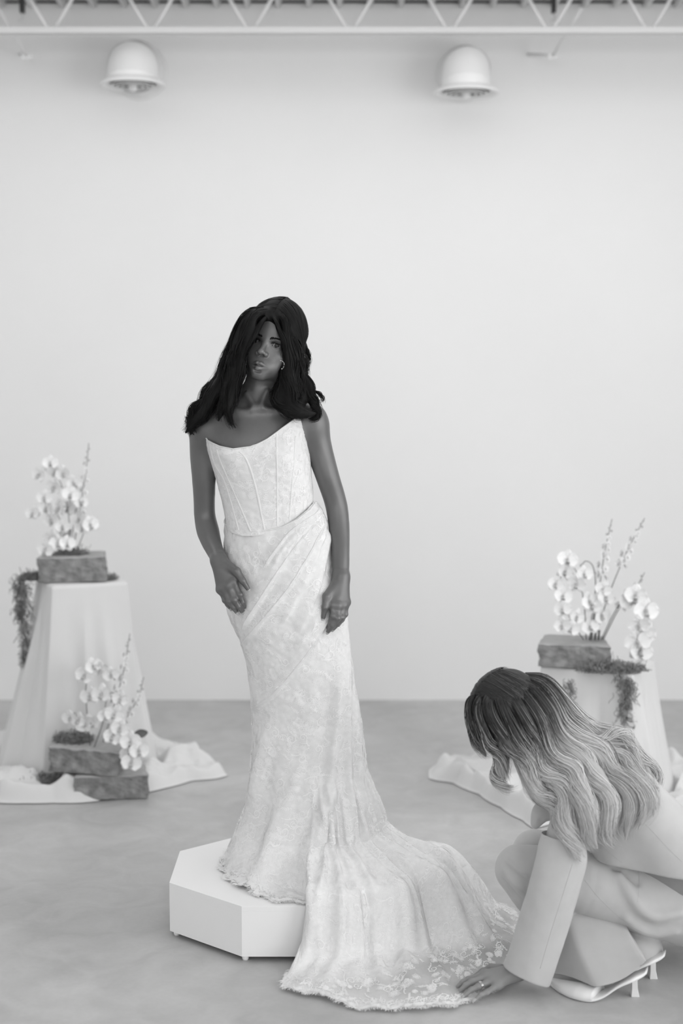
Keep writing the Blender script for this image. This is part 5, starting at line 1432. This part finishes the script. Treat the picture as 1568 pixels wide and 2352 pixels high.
# ---------------------------------------------------------------- the crouching stylist
W2 = lambda px, py, Y: np.array(at(px, py, Y))
WZ = lambda px, py, z: np.array(atz(px, py, z))
M['skin_light'] = skin('light_brown_skin', 0.26, 0.4, 0.45)
M['suit'] = mat('pale_grey_wool_suiting', 0.50, 0.85, 0.015, 25, 0.0003, 700, spec=0.12, sheen=0.25)
M['suit_in'] = mat('dark_suit_lining', 0.10, 0.8)
M['seam'] = mat('suit_seam', 0.44, 0.9)
M['shoe'] = mat('white_leather', 0.80, 0.30, 0.01, 20, spec=0.5)
M['ring'] = mat('bright_metal_ring', 0.85, 0.15, 0.0, 10, spec=.8, metal=1.0)
M['hair_light'] = mat('balayage_hair', 1.0, 0.45, 0.0, 40, spec=0.35, attr='tone')
# head bowed, looking down at the train
fdir = np.array((-.66, -.16, -.73)); fdir /= np.linalg.norm(fdir); upv = np.array((-.62, -.22, .76)); upv -= fdir * (upv @ fdir); upv /= np.linalg.norm(upv)
HY = -fdir; HX = np.cross(HY, upv); HR2 = np.stack([HX, HY, upv], 1)
HO2 = W2(1172, 1640, 3.93)
# arm stations
SHO, ELB, WRI = W2(1335, 1858, 3.80), W2(1272, 2040, 3.765), WZ(1190, 2230, .066)
xa, xb = W2(1040, 2200, 3.9)[0], W2(1740, 2000, 4.0)[0]
f2 = Field(axis((xa, WRI[0] + .03, .0020), (WRI[0] + .03, xb, .006)),
           axis((3.60, 3.74, .006), (3.74, 3.96, .0030), (3.96, 4.30, .008)),
           axis((-.006, .10, .0020), (.10, 1.10, .008)))
head_prims(f2, HO2, HR2)
NB = W2(1345, 1795, 3.94)
f2.cap(HO2 + HR2 @ np.array((0, .03, -.06)), NB, .052, .055, .04)
f2.cap(NB, SHO + np.array((0, .02, 0)), .05, .045, .04); f2.cap(NB, W2(1360, 1840, 4.10), .05, .045, .04)
f2.cap(NB, W2(1470, 1900, 3.95), .075, .10, .06); f2.cap(W2(1470, 1900, 3.95), W2(1580, 2030, 3.96), .10, .125, .06)
f2.limb([SHO, ELB, W2(1232, 2140, (ELB[1] + WRI[1]) / 2 + .01), WRI], [.045, .036, .029, .0225], .02)
f2.limb([W2(1360, 1840, 4.10), W2(1290, 1930, 4.17), W2(1290, 2000, 4.18)], [.042, .036, .024], .02)
# far hand resting on the far knee
fh = W2(1290, 2000, 4.18)
for k in range(4): f2.limb([fh, fh + np.array((-.03, -.02 + .012 * k, -.03)), fh + np.array((-.05, -.03 + .014 * k, -.07))], [.012, .0095, .007], .006, n=8)
for (hp_, kn, an, ba) in ((W2(1555, 2068, 3.95), W2(1190, 1994, 3.925), W2(1408, 2212, 3.80), WZ(1352, 2288, .006) + np.array((0, .012, .012))), (W2(1570, 2060, 4.07), W2(1228, 1956, 4.08), W2(1452, 2176, 3.92), WZ(1396, 2247, .006) + np.array((0, .012, .012)))):
    f2.cap(hp_, kn, .085, .045, .03); f2.limb([kn, np.array(mid(kn, an, .55)) + np.array((0, .060, 0)), an], [.040, .028, .020], .03); f2.cap(an, ba, .022, .014, .012); f2.cap(ba, ba + np.array((-.05, .03, -.008)), .012, .007, .01)
# near hand pressing the lace to the floor
K2 = [WZ(1113, 2238, .040), WZ(1121, 2243, .043), WZ(1131, 2251, .040), WZ(1143, 2262, .034)]
P2_ = [WZ(1076, 2250, .030), WZ(1084, 2255, .033), WZ(1098, 2266, .032), WZ(1118, 2279, .027)]
T2 = [WZ(1049, 2268, .012), WZ(1055, 2277, .012), WZ(1066, 2287, .012), WZ(1090, 2297, .012)]
D2 = [mid(a, b, .5) + np.array((0, 0, .004)) for a, b in zip(P2_, T2)]
TH2 = [WZ(1150, 2226, .045), WZ(1128, 2224, .034), WZ(1108, 2232, .022), WZ(1092, 2241, .014)]
hand(f2, WRI, .0235, K2, P2_, D2, T2, TH2, r=.0083)
V2, Q2 = f2.mesh(1)
styl = obj('person', mesh_np('person', V2, Q2, attrs={'tone': np.ones(len(V2))}), M['skin_light'])
tag(styl, 'person with long wavy fair hair in a pale suit crouching to straighten the train', 'person')
nails(T2[1:], D2[1:], styl, .0060, (0, -.6, 1))
# ring
rc = mid(K2[2], P2_[2], .80); ra = P2_[2] - K2[2]; ra /= np.linalg.norm(ra)
for nm, sh in (('ring', 0), ('ring', .0034)):
    bm = bmesh.new(); u = np.cross(ra, (0, 0, 1.0)); u /= np.linalg.norm(u); w_ = np.cross(u, ra); RR_ = .0108
    pts = [rc + ra * sh + RR_ * (math.cos(a) * u + math.sin(a) * w_) for a in np.linspace(0, 2 * math.pi, 33)]
    Vr, Qr = tubes(np.array(pts)[None], np.full((1, 33), .0013), 6, cap=False); bm.free()
    o = obj('ring', mesh_np('ring', Vr, Qr), M['ring'], styl)
    if sh == 0: o['label'] = 'thin bright ring on the near hand'

def pixhits(tree, pix, lift=0.0, fallback=3.85):
    out = []
    for (px, py) in pix:
        d = ray(px, py); h = tree.ray_cast(Vector((0, 0, CAM_Z)), d.normalized())
        p = h[0] if h[0] is not None else at(px, py, fallback)
        out.append(np.array(p) - np.array(d.normalized()) * lift)
    return out
def tree_of(*vq):
    V = []; Q = []; n = 0
    for v, q in vq: V += v.tolist(); Q += (q + n).tolist(); n += len(v)
    return BVHTree.FromPolygons(V, Q)
# ---- trousers
def trousers(grooves=None, ridges=None):
    f = Field(axis((W2(1100, 2000, 3.9)[0], W2(1740, 2000, 4.0)[0], .0045)), axis((3.76, 4.24, .0048)), axis((.02, .62, .0045)))
    f.limb([W2(1600, 2072, 3.96), W2(1530, 2066, 3.94), W2(1370, 2030, 3.925), W2(1192, 1993, 3.92)], [.118, .112, .098, .066], .03)
    f.limb([W2(1188, 2000, 3.92), W2(1238, 2072, 3.91), W2(1305, 2130, 3.905), W2(1330, 2150, 3.91)], [.062, .058, .050, .044], .012)
    f.limb([W2(1600, 2062, 4.07), W2(1400, 2010, 4.08), W2(1228, 1956, 4.085)], [.118, .098, .066], .03)
    f.limb([W2(1226, 1962, 4.085), W2(1300, 2070, 4.07), W2(1400, 2140, 4.00), W2(1462, 2190, 3.93)], [.060, .060, .070, .076], .012)
    f.limb([W2(1410, 2150, 3.99), W2(1428, 2215, 3.93)], [.05, .06], .03)
    f.ell(W2(1610, 2070, 4.0), (.135, .185, .125), k=.05)
    for pts, r in (grooves or []):
        for a, b in zip(pts[:-1], pts[1:]): f.cap(a, b, r, r, .010, True)
    for pts, r in (ridges or []): f.limb(pts, [r * .5, r, r, r * .4], .022)
    f.cut(W2(1455, 2212, 3.90), (.34, -.10, -.93), .004, lo=(W2(1200, 2100, 3.9)[0], 3.7, 0), hi=(W2(1600, 2000, 4.0)[0], 4.3, .20))
    return f.mesh(2)
Vt, Qt = trousers()
tt_ = tree_of((Vt, Qt))
G = lambda pix: pixhits(tt_, pix, .001)
Vt, Qt = trousers(grooves=[(G([(1164, 1978), (1188, 2000), (1220, 2024)]), .0060), (G([(1158, 2022), (1178, 2050), (1212, 2082)]), .0060),
                           (G([(1412, 1992), (1436, 2010), (1462, 2028)]), .010)],
                   ridges=[(G([(1424, 2012), (1448, 2052), (1478, 2090), (1510, 2104), (1560, 2096)]), .016), (G([(1440, 2110), (1490, 2140), (1550, 2140)]), .014), (G([(1160, 1998), (1184, 2024), (1214, 2050)]), .012)])
tr = obj('trousers', mesh_np('trousers', Vt, Qt), M['suit'], styl); tr['label'] = 'pale grey wide-legged suit trousers'
tt_ = tree_of((Vt, Qt))
# the near trouser leg falls in a sharp crease over the shoe
def near_leg():
    T_ = [W2(1222, 2062, 3.955), W2(1296, 2062, 3.92), W2(1424, 2086, 3.92), W2(1404, 2070, 3.975), W2(1262, 2050, 3.985)]
    M_ = [W2(1238, 2165, 3.92), W2(1318, 2180, 3.79), W2(1452, 2170, 3.80), W2(1440, 2130, 3.93), W2(1300, 2130, 3.95)]
    H_ = [W2(1256, 2236, 3.87), W2(1366, 2268, 3.722), W2(1484, 2208, 3.738), W2(1474, 2186, 3.85), W2(1330, 2222, 3.90)]
    rows = []; n = 70
    for i in range(60):
        t = i / 59
        c = [(1 - t) ** 2 * a + 2 * t * (1 - t) * b + t * t * d for a, b, d in zip(T_, M_, H_)]
        ring_ = []
        for k in range(5):
            a, b = c[k], c[(k + 1) % 5]
            for j in range(14):
                u = j / 14; p = a * (1 - u) + b * u
                if k == 0: p = p + np.array((0, .022 * math.sin(math.pi * u) * t, 0))
                if k == 1: p = p + np.array((0, -.012 * math.sin(math.pi * u), -.010 * math.sin(math.pi * u) * t * t))
                ring_.append(p)
        ring_ = np.array(ring_)
        for _ in range(1): ring_ = .25 * np.roll(ring_, 1, 0) + .5 * ring_ + .25 * np.roll(ring_, -1, 0)
        rows.append(ring_)
    rows = np.array(rows); inn = rows[::-1][:30] * .97 + rows[::-1][:30].mean(1, keepdims=True) * .03 + np.array((0, 0, .002))
    full = np.vstack([rows, inn])
    o = obj('trouser_leg', mesh_np('trouser_leg', full.reshape(-1, 3), grid_quads(n, len(full), True)), M['suit'], tr); return o
near_leg()
def seam_line(name, tree, pix, parent, r=.0005, lift=.0001):
    P = np.array(pixhits(tree, [tuple(q) for q in spline(pix, 40)], lift))
    V_, Q_ = tubes(P[None], np.full((1, 40), r), 4); return obj(name, mesh_np(name, V_, Q_), M['seam'], parent)
seam_line('side_seam', tt_, [(1342, 2022), (1380, 2068), (1430, 2112), (1478, 2142), (1530, 2152)], tr)
seam_line('pocket_seam', tt_, [(1466, 1990), (1467, 2030), (1464, 2072)], tr)
# ---- jacket
def jacket(ridges=None, grooves=None):
    f = Field(axis((W2(1190, 2000, 3.9)[0], W2(1760, 2000, 4.0)[0], .0045)), axis((3.68, 4.28, .0048)), axis((.34, .95, .0045)))
    for dy in (-.075, .075):
        f.limb([W2(1385, 1812, 3.95 + dy), W2(1440, 1832, 3.95 + dy), W2(1505, 1910, 3.95 + dy * 1.1), W2(1590, 2020, 3.96 + dy * 1.4)], [.070, .088, .100, .135], .05)
    f.cap(W2(1400, 1815, 3.95), W2(1500, 1900, 3.95), .085, .095, .05)
    f.ell(W2(1590, 2000, 3.97), (.14, .20, .12), k=.05)
    f.limb([W2(1400, 1890, 3.90), W2(1430, 1950, 3.90), W2(1470, 2010, 3.90)], [.070, .085, .095], .05)
    f.cap(W2(1425, 1832, 3.88), SHO, .075, .062, .05); f.cap(W2(1425, 1832, 4.02), W2(1365, 1850, 4.11), .075, .062, .05)
    f.limb([SHO, W2(1310, 1900, 3.785), W2(1292, 1945, 3.775)], [.066, .058, .052], .02)
    f.limb([W2(1365, 1850, 4.11), W2(1310, 1905, 4.17), W2(1290, 1950, 4.18), W2(1290, 1985, 4.18)], [.062, .055, .050, .046], .02)
    # front edge hanging forward
    f.ell(W2(1285, 1850, 3.95), (.050, .115, .040), k=.04)
    f.limb([W2(1262, 1850, 3.90), W2(1242, 1868, 3.885), W2(1229, 1893, 3.88)], [.034, .027, .014], .02)
    # turned collar round the neck
    f.cap(W2(1370, 1776, 3.90), W2(1310, 1812, 3.87), .022, .020, .02); f.cap(W2(1370, 1776, 3.90), W2(1385, 1765, 3.99), .022, .02, .02)
    for pts, r in (ridges or []): f.limb(pts, [r * .4, r, r * .4], .02)
    for pts, r in (grooves or []):
        for a, b in zip(pts[:-1], pts[1:]): f.cap(a, b, r, r, .010, True)
    hz = W2(1450, 1984, 3.86)
    f.cut(hz, (-.03, 0, -1), .003, lo=(W2(1335, 1980, 3.86)[0], 3.6, .30), hi=(2, 4.3, .60))
    return f.mesh(2)
Vj, Qj = jacket(); tj = tree_of((Vj, Qj)); GJ = lambda pix: pixhits(tj, pix, .001)
Vj, Qj = jacket(grooves=[(GJ([(1246, 1902), (1262, 1886), (1306, 1872)]), .003), (GJ([(1243, 1885), (1246, 1912)]), .005)])
ja = obj('jacket', mesh_np('jacket', Vj, Qj), M['suit'], styl); ja['label'] = 'pale grey cropped suit jacket'
tj = tree_of((Vj, Qj))
seam_line('back_seam', tj, [(1470, 1882), (1500, 1912), (1530, 1945), (1566, 1980)], ja)
seam_line('waist_dart', tj, [(1390, 1950), (1408, 1966), (1428, 1982)], ja)
# near sleeve: a wide open tube from the elbow fold to the cuff
st_l = [(1244, 1914), (1237, 1940), (1230, 1972), (1215, 2030), (1198, 2088), (1174, 2164), (1154, 2220)]
st_r = [(1338, 1926), (1346, 1950), (1347, 1980), (1335, 2030), (1317, 2090), (1294, 2165), (1262, 2258)]
st_y = [ELB[1] + (WRI[1] - ELB[1]) * min(1, max(0, (a[1] + b[1] - 4080) / 400)) for a, b in zip(st_l, st_r)]
Lp = spline([W2(*a, y) for a, y in zip(st_l, st_y)], 70); Rp = spline([W2(*a, y) for a, y in zip(st_r, st_y)], 70)
n = 56; th = np.arange(n) * 2 * np.pi / n; rows = []; nn = Noise2(71)
for i in range(70):
    c = (Lp[i] + Rp[i]) / 2; h = (Rp[i] - Lp[i]) / 2; t = i / 69
    dep = .041 + .014 * t
    e = np.array((0, 1.0, 0)); ax_ = (Lp[min(i + 1, 69)] + Rp[min(i + 1, 69)] - Lp[max(i - 1, 0)] - Rp[max(i - 1, 0)]); ax_ /= np.linalg.norm(ax_)
    k = 1 + .030 * nn(th * 1.6, t * 5) + .012 * nn(th * 4 + 9, t * 11)
    p = c + (np.cos(th) * k)[:, None] * h + (np.sin(th) * k * dep)[:, None] * e
    if i > 60: p = p + ax_ * ((i - 60) / 9) ** 2 * .006 * np.sin(th + .8)[:, None]
    rows.append(p)
rows = np.array(rows)
inner = rows[::-1] * .965 + rows[::-1].mean(1, keepdims=True) * .035
rim_a = rows[:1] * .992 + rows[:1].mean(1, keepdims=True) * .008 - (rows[1:2] - rows[:1]) * .12
rim_b = rows[-1:] * .985 + rows[-1:].mean(1, keepdims=True) * .015 + (rows[-1:] - rows[-2:-1]) * .15
full = np.vstack([rim_a, rows, rim_b, inner])
sl = obj('sleeve', mesh_np('sleeve', full.reshape(-1, 3), grid_quads(n, len(full), True)), M['suit'], ja); sl['label'] = 'wide straight jacket sleeve reaching to the wrist'
tsl = tree_of((rows.reshape(-1, 3), grid_quads(n, 70, True)))
seam_line('sleeve_seam', tsl, [(1314, 1985), (1288, 2068), (1262, 2150), (1240, 2225)], ja)
# ---- shoes: pointed mules on flared heels
def shoe_parts(dx):
    """stations along the foot (toe -> heel seat), world"""
    st = [np.array(WZ(1262, 2256, .006)), np.array(WZ(1300, 2272, .006)), np.array(WZ(1345, 2286, .006)), np.array(WZ(1368, 2288, .008))]
    y0 = st[-1][1]
    st += [W2(1392, 2279, y0), W2(1420, 2260, y0), W2(1448, 2247, y0), W2(1476, 2236, y0 + .005), W2(1486, 2229, y0 + .006)]
    return [p + dx for p in st]
def loft_shoe(name, st, wid, up, dn, m, parent, half=False):
    P = spline(st, 40); wv = np.interp(np.linspace(0, 1, 40), np.linspace(0, 1, len(wid)), wid); uv = np.interp(np.linspace(0, 1, 40), np.linspace(0, 1, len(up)), up)
    ax_ = st[-1] - st[0]; ax_[2] = 0; ax_ /= np.linalg.norm(ax_); sd = np.array((-ax_[1], ax_[0], 0)); n = 24; a = np.arange(n) * 2 * np.pi / n; rows = []
    for i in range(40):
        ca, sa = np.cos(a), np.sin(a); hgt = np.where(sa > 0, uv[i] * sa ** (.8), dn * np.sign(sa) * np.abs(sa) ** .5)
        rows.append(P[i] + (np.sign(ca) * np.abs(ca) ** .8 * wv[i])[:, None] * sd + np.stack([0 * a, 0 * a, hgt], 1))
    rows = np.array(rows); rows = np.vstack([rows[:1].mean(1, keepdims=True).repeat(n, 1), rows, rows[-1:].mean(1, keepdims=True).repeat(n, 1)])
    return obj(name, mesh_np(name, rows.reshape(-1, 3), grid_quads(n, 42, True)), m, parent)
for k, dx in enumerate((np.zeros(3), WZ(1499, 2247, 0) - WZ(1457, 2288, 0))):
    st = shoe_parts(dx)
    sh = loft_shoe('shoe', st, [.012, .030, .038, .036, .028, .027, .028, .030, .016], [.005, .006, .006, .006, .006, .007, .009, .010, .008], .006, M['shoe'], styl)
    sh['label'] = ['white pointed mule with a flared heel, on the near foot', 'white pointed mule with a flared heel, on the far foot'][k]
    loft_shoe('vamp', [st[0] + np.array((.004, 0, .002)), st[1], st[2], st[3] + np.array((.006, 0, 0))], [.010, .029, .039, .038], [.010, .020, .028, .030], .001, M['shoe'], sh)
    h0 = W2(1455, 2248, st[-1][1] - dx[1]) + dx; h1 = WZ(1457, 2287, 0) + dx
    bm = bmesh.new(); vs = []
    for c, r1, r2 in ((h1, .0160, .0155), (mid(h1, h0, .5), .0112, .0125), (h0 + np.array((0, 0, .012)), .0105, .016)):
        vs.append([bm.verts.new(c + np.array((math.cos(a) * r1, math.sin(a) * r2, 0))) for a in np.linspace(math.pi / 4, 2 * math.pi + math.pi / 4, 5)[:4]])
    for a, b in zip(vs[:-1], vs[1:]):
        for i in range(4): bm.faces.new((a[i], a[(i + 1) % 4], b[(i + 1) % 4], b[i]))
    bm.faces.new(vs[0][::-1]); bm.faces.new(vs[-1]); bmesh.ops.bevel(bm, geom=bm.edges[:], offset=.0012, segments=1, affect='EDGES')
    me = bpy.data.meshes.new('heel'); bm.to_mesh(me); bm.free(); obj('heel', me, M['shoe'], sh)
# ---- hair: dark at the parting, fair in the lengths
tb = tree_of((Vj, Qj), (V2, Q2), (rows.reshape(-1, 3)[:0], np.zeros((0, 4), int)))
tb2 = tree_of((Vj, Qj)); ths = tree_of((np.vstack(Lp * 0 + Lp)[:0], np.zeros((0, 4), int))) if False else None
def conv2(px, py, Y):
    if Y > 10: return at(px, py, Y - 10)
    d = ray(px, py).normalized(); y = Y
    for t_ in (tb, tsl):
        h = t_.ray_cast(Vector((0, 0, CAM_Z)), d)
        if h[0] is not None: y = min(y, h[0].y - .016)
    return at(px, py, y)
SL = [
 # near side of the head, from the parting down
 ([(1100, 1592, 3.90), (1082, 1612, 3.87), (1080, 1650, 3.86), (1092, 1690, 3.86), (1106, 1722, 3.87), (1118, 1740, 3.88)], [5, 13, 15, 16, 12, 3], .8, .5),
 ([(1112, 1584, 3.89), (1100, 1620, 3.85), (1104, 1660, 3.84), (1122, 1700, 3.84), (1146, 1732, 3.85), (1150, 1770, 3.86), (1166, 1800, 3.87)], [5, 16, 19, 19, 15, 8, 2], .9, .7),
 ([(1126, 1576, 3.88), (1122, 1620, 3.84), (1136, 1665, 3.83), (1165, 1705, 3.83), (1190, 1740, 3.83), (1206, 1775, 3.83), (1222, 1815, 3.82), (1252, 1850, 3.80)], [5, 18, 21, 22, 20, 18, 14, 4], 1.0, 1),
 ([(1142, 1568, 3.88), (1150, 1615, 3.84), (1172, 1665, 3.83), (1200, 1712, 3.83), (1212, 1755, 3.83), (1232, 1800, 3.82), (1268, 1840, 3.80), (1296, 1872, 3.79)], [5, 19, 22, 24, 24, 22, 16, 4], 1.1, 1),
 ([(1158, 1562, 3.88), (1178, 1606, 3.84), (1206, 1655, 3.83), (1228, 1700, 3.83), (1240, 1745, 3.83), (1272, 1790, 3.81), (1296, 1835, 3.79), (1304, 1890, 3.77), (1326, 1935, 3.75)], [5, 19, 23, 25, 25, 24, 22, 18, 4], 1.2, 1.2),
 ([(1172, 1556, 3.88), (1204, 1598, 3.85), (1236, 1645, 3.83), (1256, 1690, 3.83), (1276, 1730, 3.82), (1320, 1775, 3.80), (1346, 1830, 3.78), (1350, 1890, 3.77), (1372, 1950, 3.76)], [5, 19, 23, 25, 25, 25, 24, 20, 4], 1.2, 1.2),
 ([(1186, 1550, 3.89), (1224, 1586, 3.86), (1258, 1632, 3.84), (1276, 1676, 3.84), (1306, 1715, 3.83), (1360, 1762, 3.81), (1392, 1820, 3.80), (1392, 1885, 3.80), (1404, 1945, 3.80)], [5, 18, 22, 24, 25, 25, 24, 21, 5], 1.2, 1.2),
 ([(1196, 1546, 3.91), (1240, 1576, 3.88), (1272, 1618, 3.86), (1292, 1664, 3.86), (1340, 1706, 3.85), (1400, 1756, 3.83), (1436, 1812, 3.83), (1442, 1872, 3.83), (1436, 1930, 3.83)], [5, 17, 21, 23, 24, 25, 24, 20, 4], 1.2, 1.2),
 ([(1200, 1542, 3.93), (1248, 1566, 3.92), (1282, 1608, 3.90), (1312, 1656, 3.89), (1370, 1696, 3.88), (1436, 1742, 3.87), (1474, 1800, 3.87), (1482, 1855, 3.87), (1466, 1905, 3.87)], [5, 16, 20, 22, 23, 24, 22, 18, 4], 1.2, 1.2),
 ([(1204, 1540, 3.96), (1252, 1560, 3.96), (1292, 1604, 3.95), (1336, 1652, 3.94), (1400, 1686, 3.93), (1452, 1722, 3.92), (1486, 1772, 3.92), (1498, 1830, 3.92), (1500, 1876, 3.92)], [5, 15, 17, 18, 18, 18, 16, 12, 3], .9, 1.2),
 ([(1150, 1690, 3.84), (1186, 1730, 3.83), (1214, 1790, 3.82), (1240, 1832, 3.80), (1282, 1866, 3.78), (1300, 1910, 3.75), (1318, 1960, 3.73), (1340, 1985, 3.73)], [5, 16, 18, 18, 17, 14, 8, 2], .8, 1.3),
 ([(1120, 1710, 3.86), (1140, 1740, 3.86), (1142, 1775, 3.86), (1156, 1812, 3.86), (1172, 1828, 3.87)], [8, 9, 6, 3, 1], .3, 1.2),
 ([(1300, 1690, 3.85), (1360, 1700, 3.85), (1420, 1690, 3.86), (1452, 1715, 3.87), (1480, 1760, 3.88)], [6, 8, 7, 4, 1], .2, 1.6),
 ([(1440, 1760, 3.86), (1480, 1800, 3.86), (1508, 1808, 3.87), (1500, 1822, 3.87)], [5, 4, 2, 1], .12, 1.5),
]
for _l in SL[:10]: _l[0][0] = (_l[0][0][0] + 2, _l[0][0][1] + 9, _l[0][0][2] + 10.035)
def cap_s(f):
    f.ell(HO2 + HR2 @ np.array((0, .012, .038)), (.0800, .1010, .0890), HR2, .02)
    f.ell(HO2 + HR2 @ np.array((0, -.10, -.035)), (.05, .05, .085), HR2, .012, True)
fs = hair_body(SL, .0045, .010, conv=conv2, shrink=.66, extra=cap_s)
Vq, Qq_ = fs.mesh(1)
part_o = np.array(at(1150, 1565, 3.87))
def tone_of(P, k=None):
    """dark near the parting, fair along the lengths"""
    d = np.linalg.norm(P - part_o, axis=-1) 
    return d
bt = .022 + .42 * ease(.13, .30, tone_of(Vq))
hr2 = obj('hair', mesh_np('hair', Vq, Qq_, attrs={'tone': bt}), M['hair_light'], styl); hr2['label'] = 'long wavy hair, dark at the parting and fair in the lengths'
R = rng(123); PPs, RRs, UUs, DDs = locks_to_hair(SL, 540, R, N=32, wave=(.0100, 2.1), thick=.00080, conv=conv2, jit=.007, clump=5, swell=(.0085, .165))
d = tone_of(PPs); 
light = .40 + .36 * UUs[:, None]; dark = .018 + .05 * UUs[:, None] ** 3
kk = ease(.0, 1.0, np.clip((d - (.095 + .10 * R.uniform(0, 1, (len(d), 1)))) / .14, 0, 1))
hi = (R.uniform(0, 1, (len(d), 1)) > .90) * ease(.06, .15, d) * .35
tn_ = dark * (1 - kk) + light * kk; tn_ = tn_ * (1 - hi) + .60 * hi
Vs, Qs_ = ribbons(PPs, RRs, DDs)
hs = obj('hair_strands', mesh_np('hair_strands', Vs, Qs_, attrs={'tone': np.repeat(tn_.ravel(), 2)}), M['hair_light'], hr2); hs['kind'] = 'stuff'
# far side of the crown
CS = []; tv = []; DS = []
for k in range(3000):
    sd = 1 if R.uniform() < .5 else -1; y0 = R.uniform(-.078, .074); t = np.linspace(0, 1, 14)
    th_ = t * R.uniform(.8, 2.4) * sd; yy = y0 + t * R.uniform(.0, .03)
    q = np.sqrt(np.clip(1 - ((yy - .012) / .1075) ** 2, .08, 1)) * (1 + .24 * ease(.35, 1.5, np.abs(th_)))
    p_ = np.stack([.0835 * np.sin(th_) * q + R.normal(0, .0010), yy, .038 + .0935 * np.cos(th_) * q + R.normal(0, .0010)], 1); CS.append(HO2 + p_ @ HR2.T); DS.append((p_ - np.array((0, .012, .038))) @ HR2.T)
    tv.append(.016 + .03 * t * R.uniform(0, 1) + (.09 * t if R.uniform() > .88 else 0))
CS = np.array(CS); Vs, Qs_ = ribbons(CS, np.full(CS.shape[:2], .0008) * np.interp(np.arange(14), [0, 10, 13], [1, .8, .1]), np.array(DS))
hs = obj('crown_strands', mesh_np('crown_strands', Vs, Qs_, attrs={'tone': np.repeat(np.array(tv).ravel(), 2)}), M['hair_light'], hr2); hs['kind'] = 'stuff'
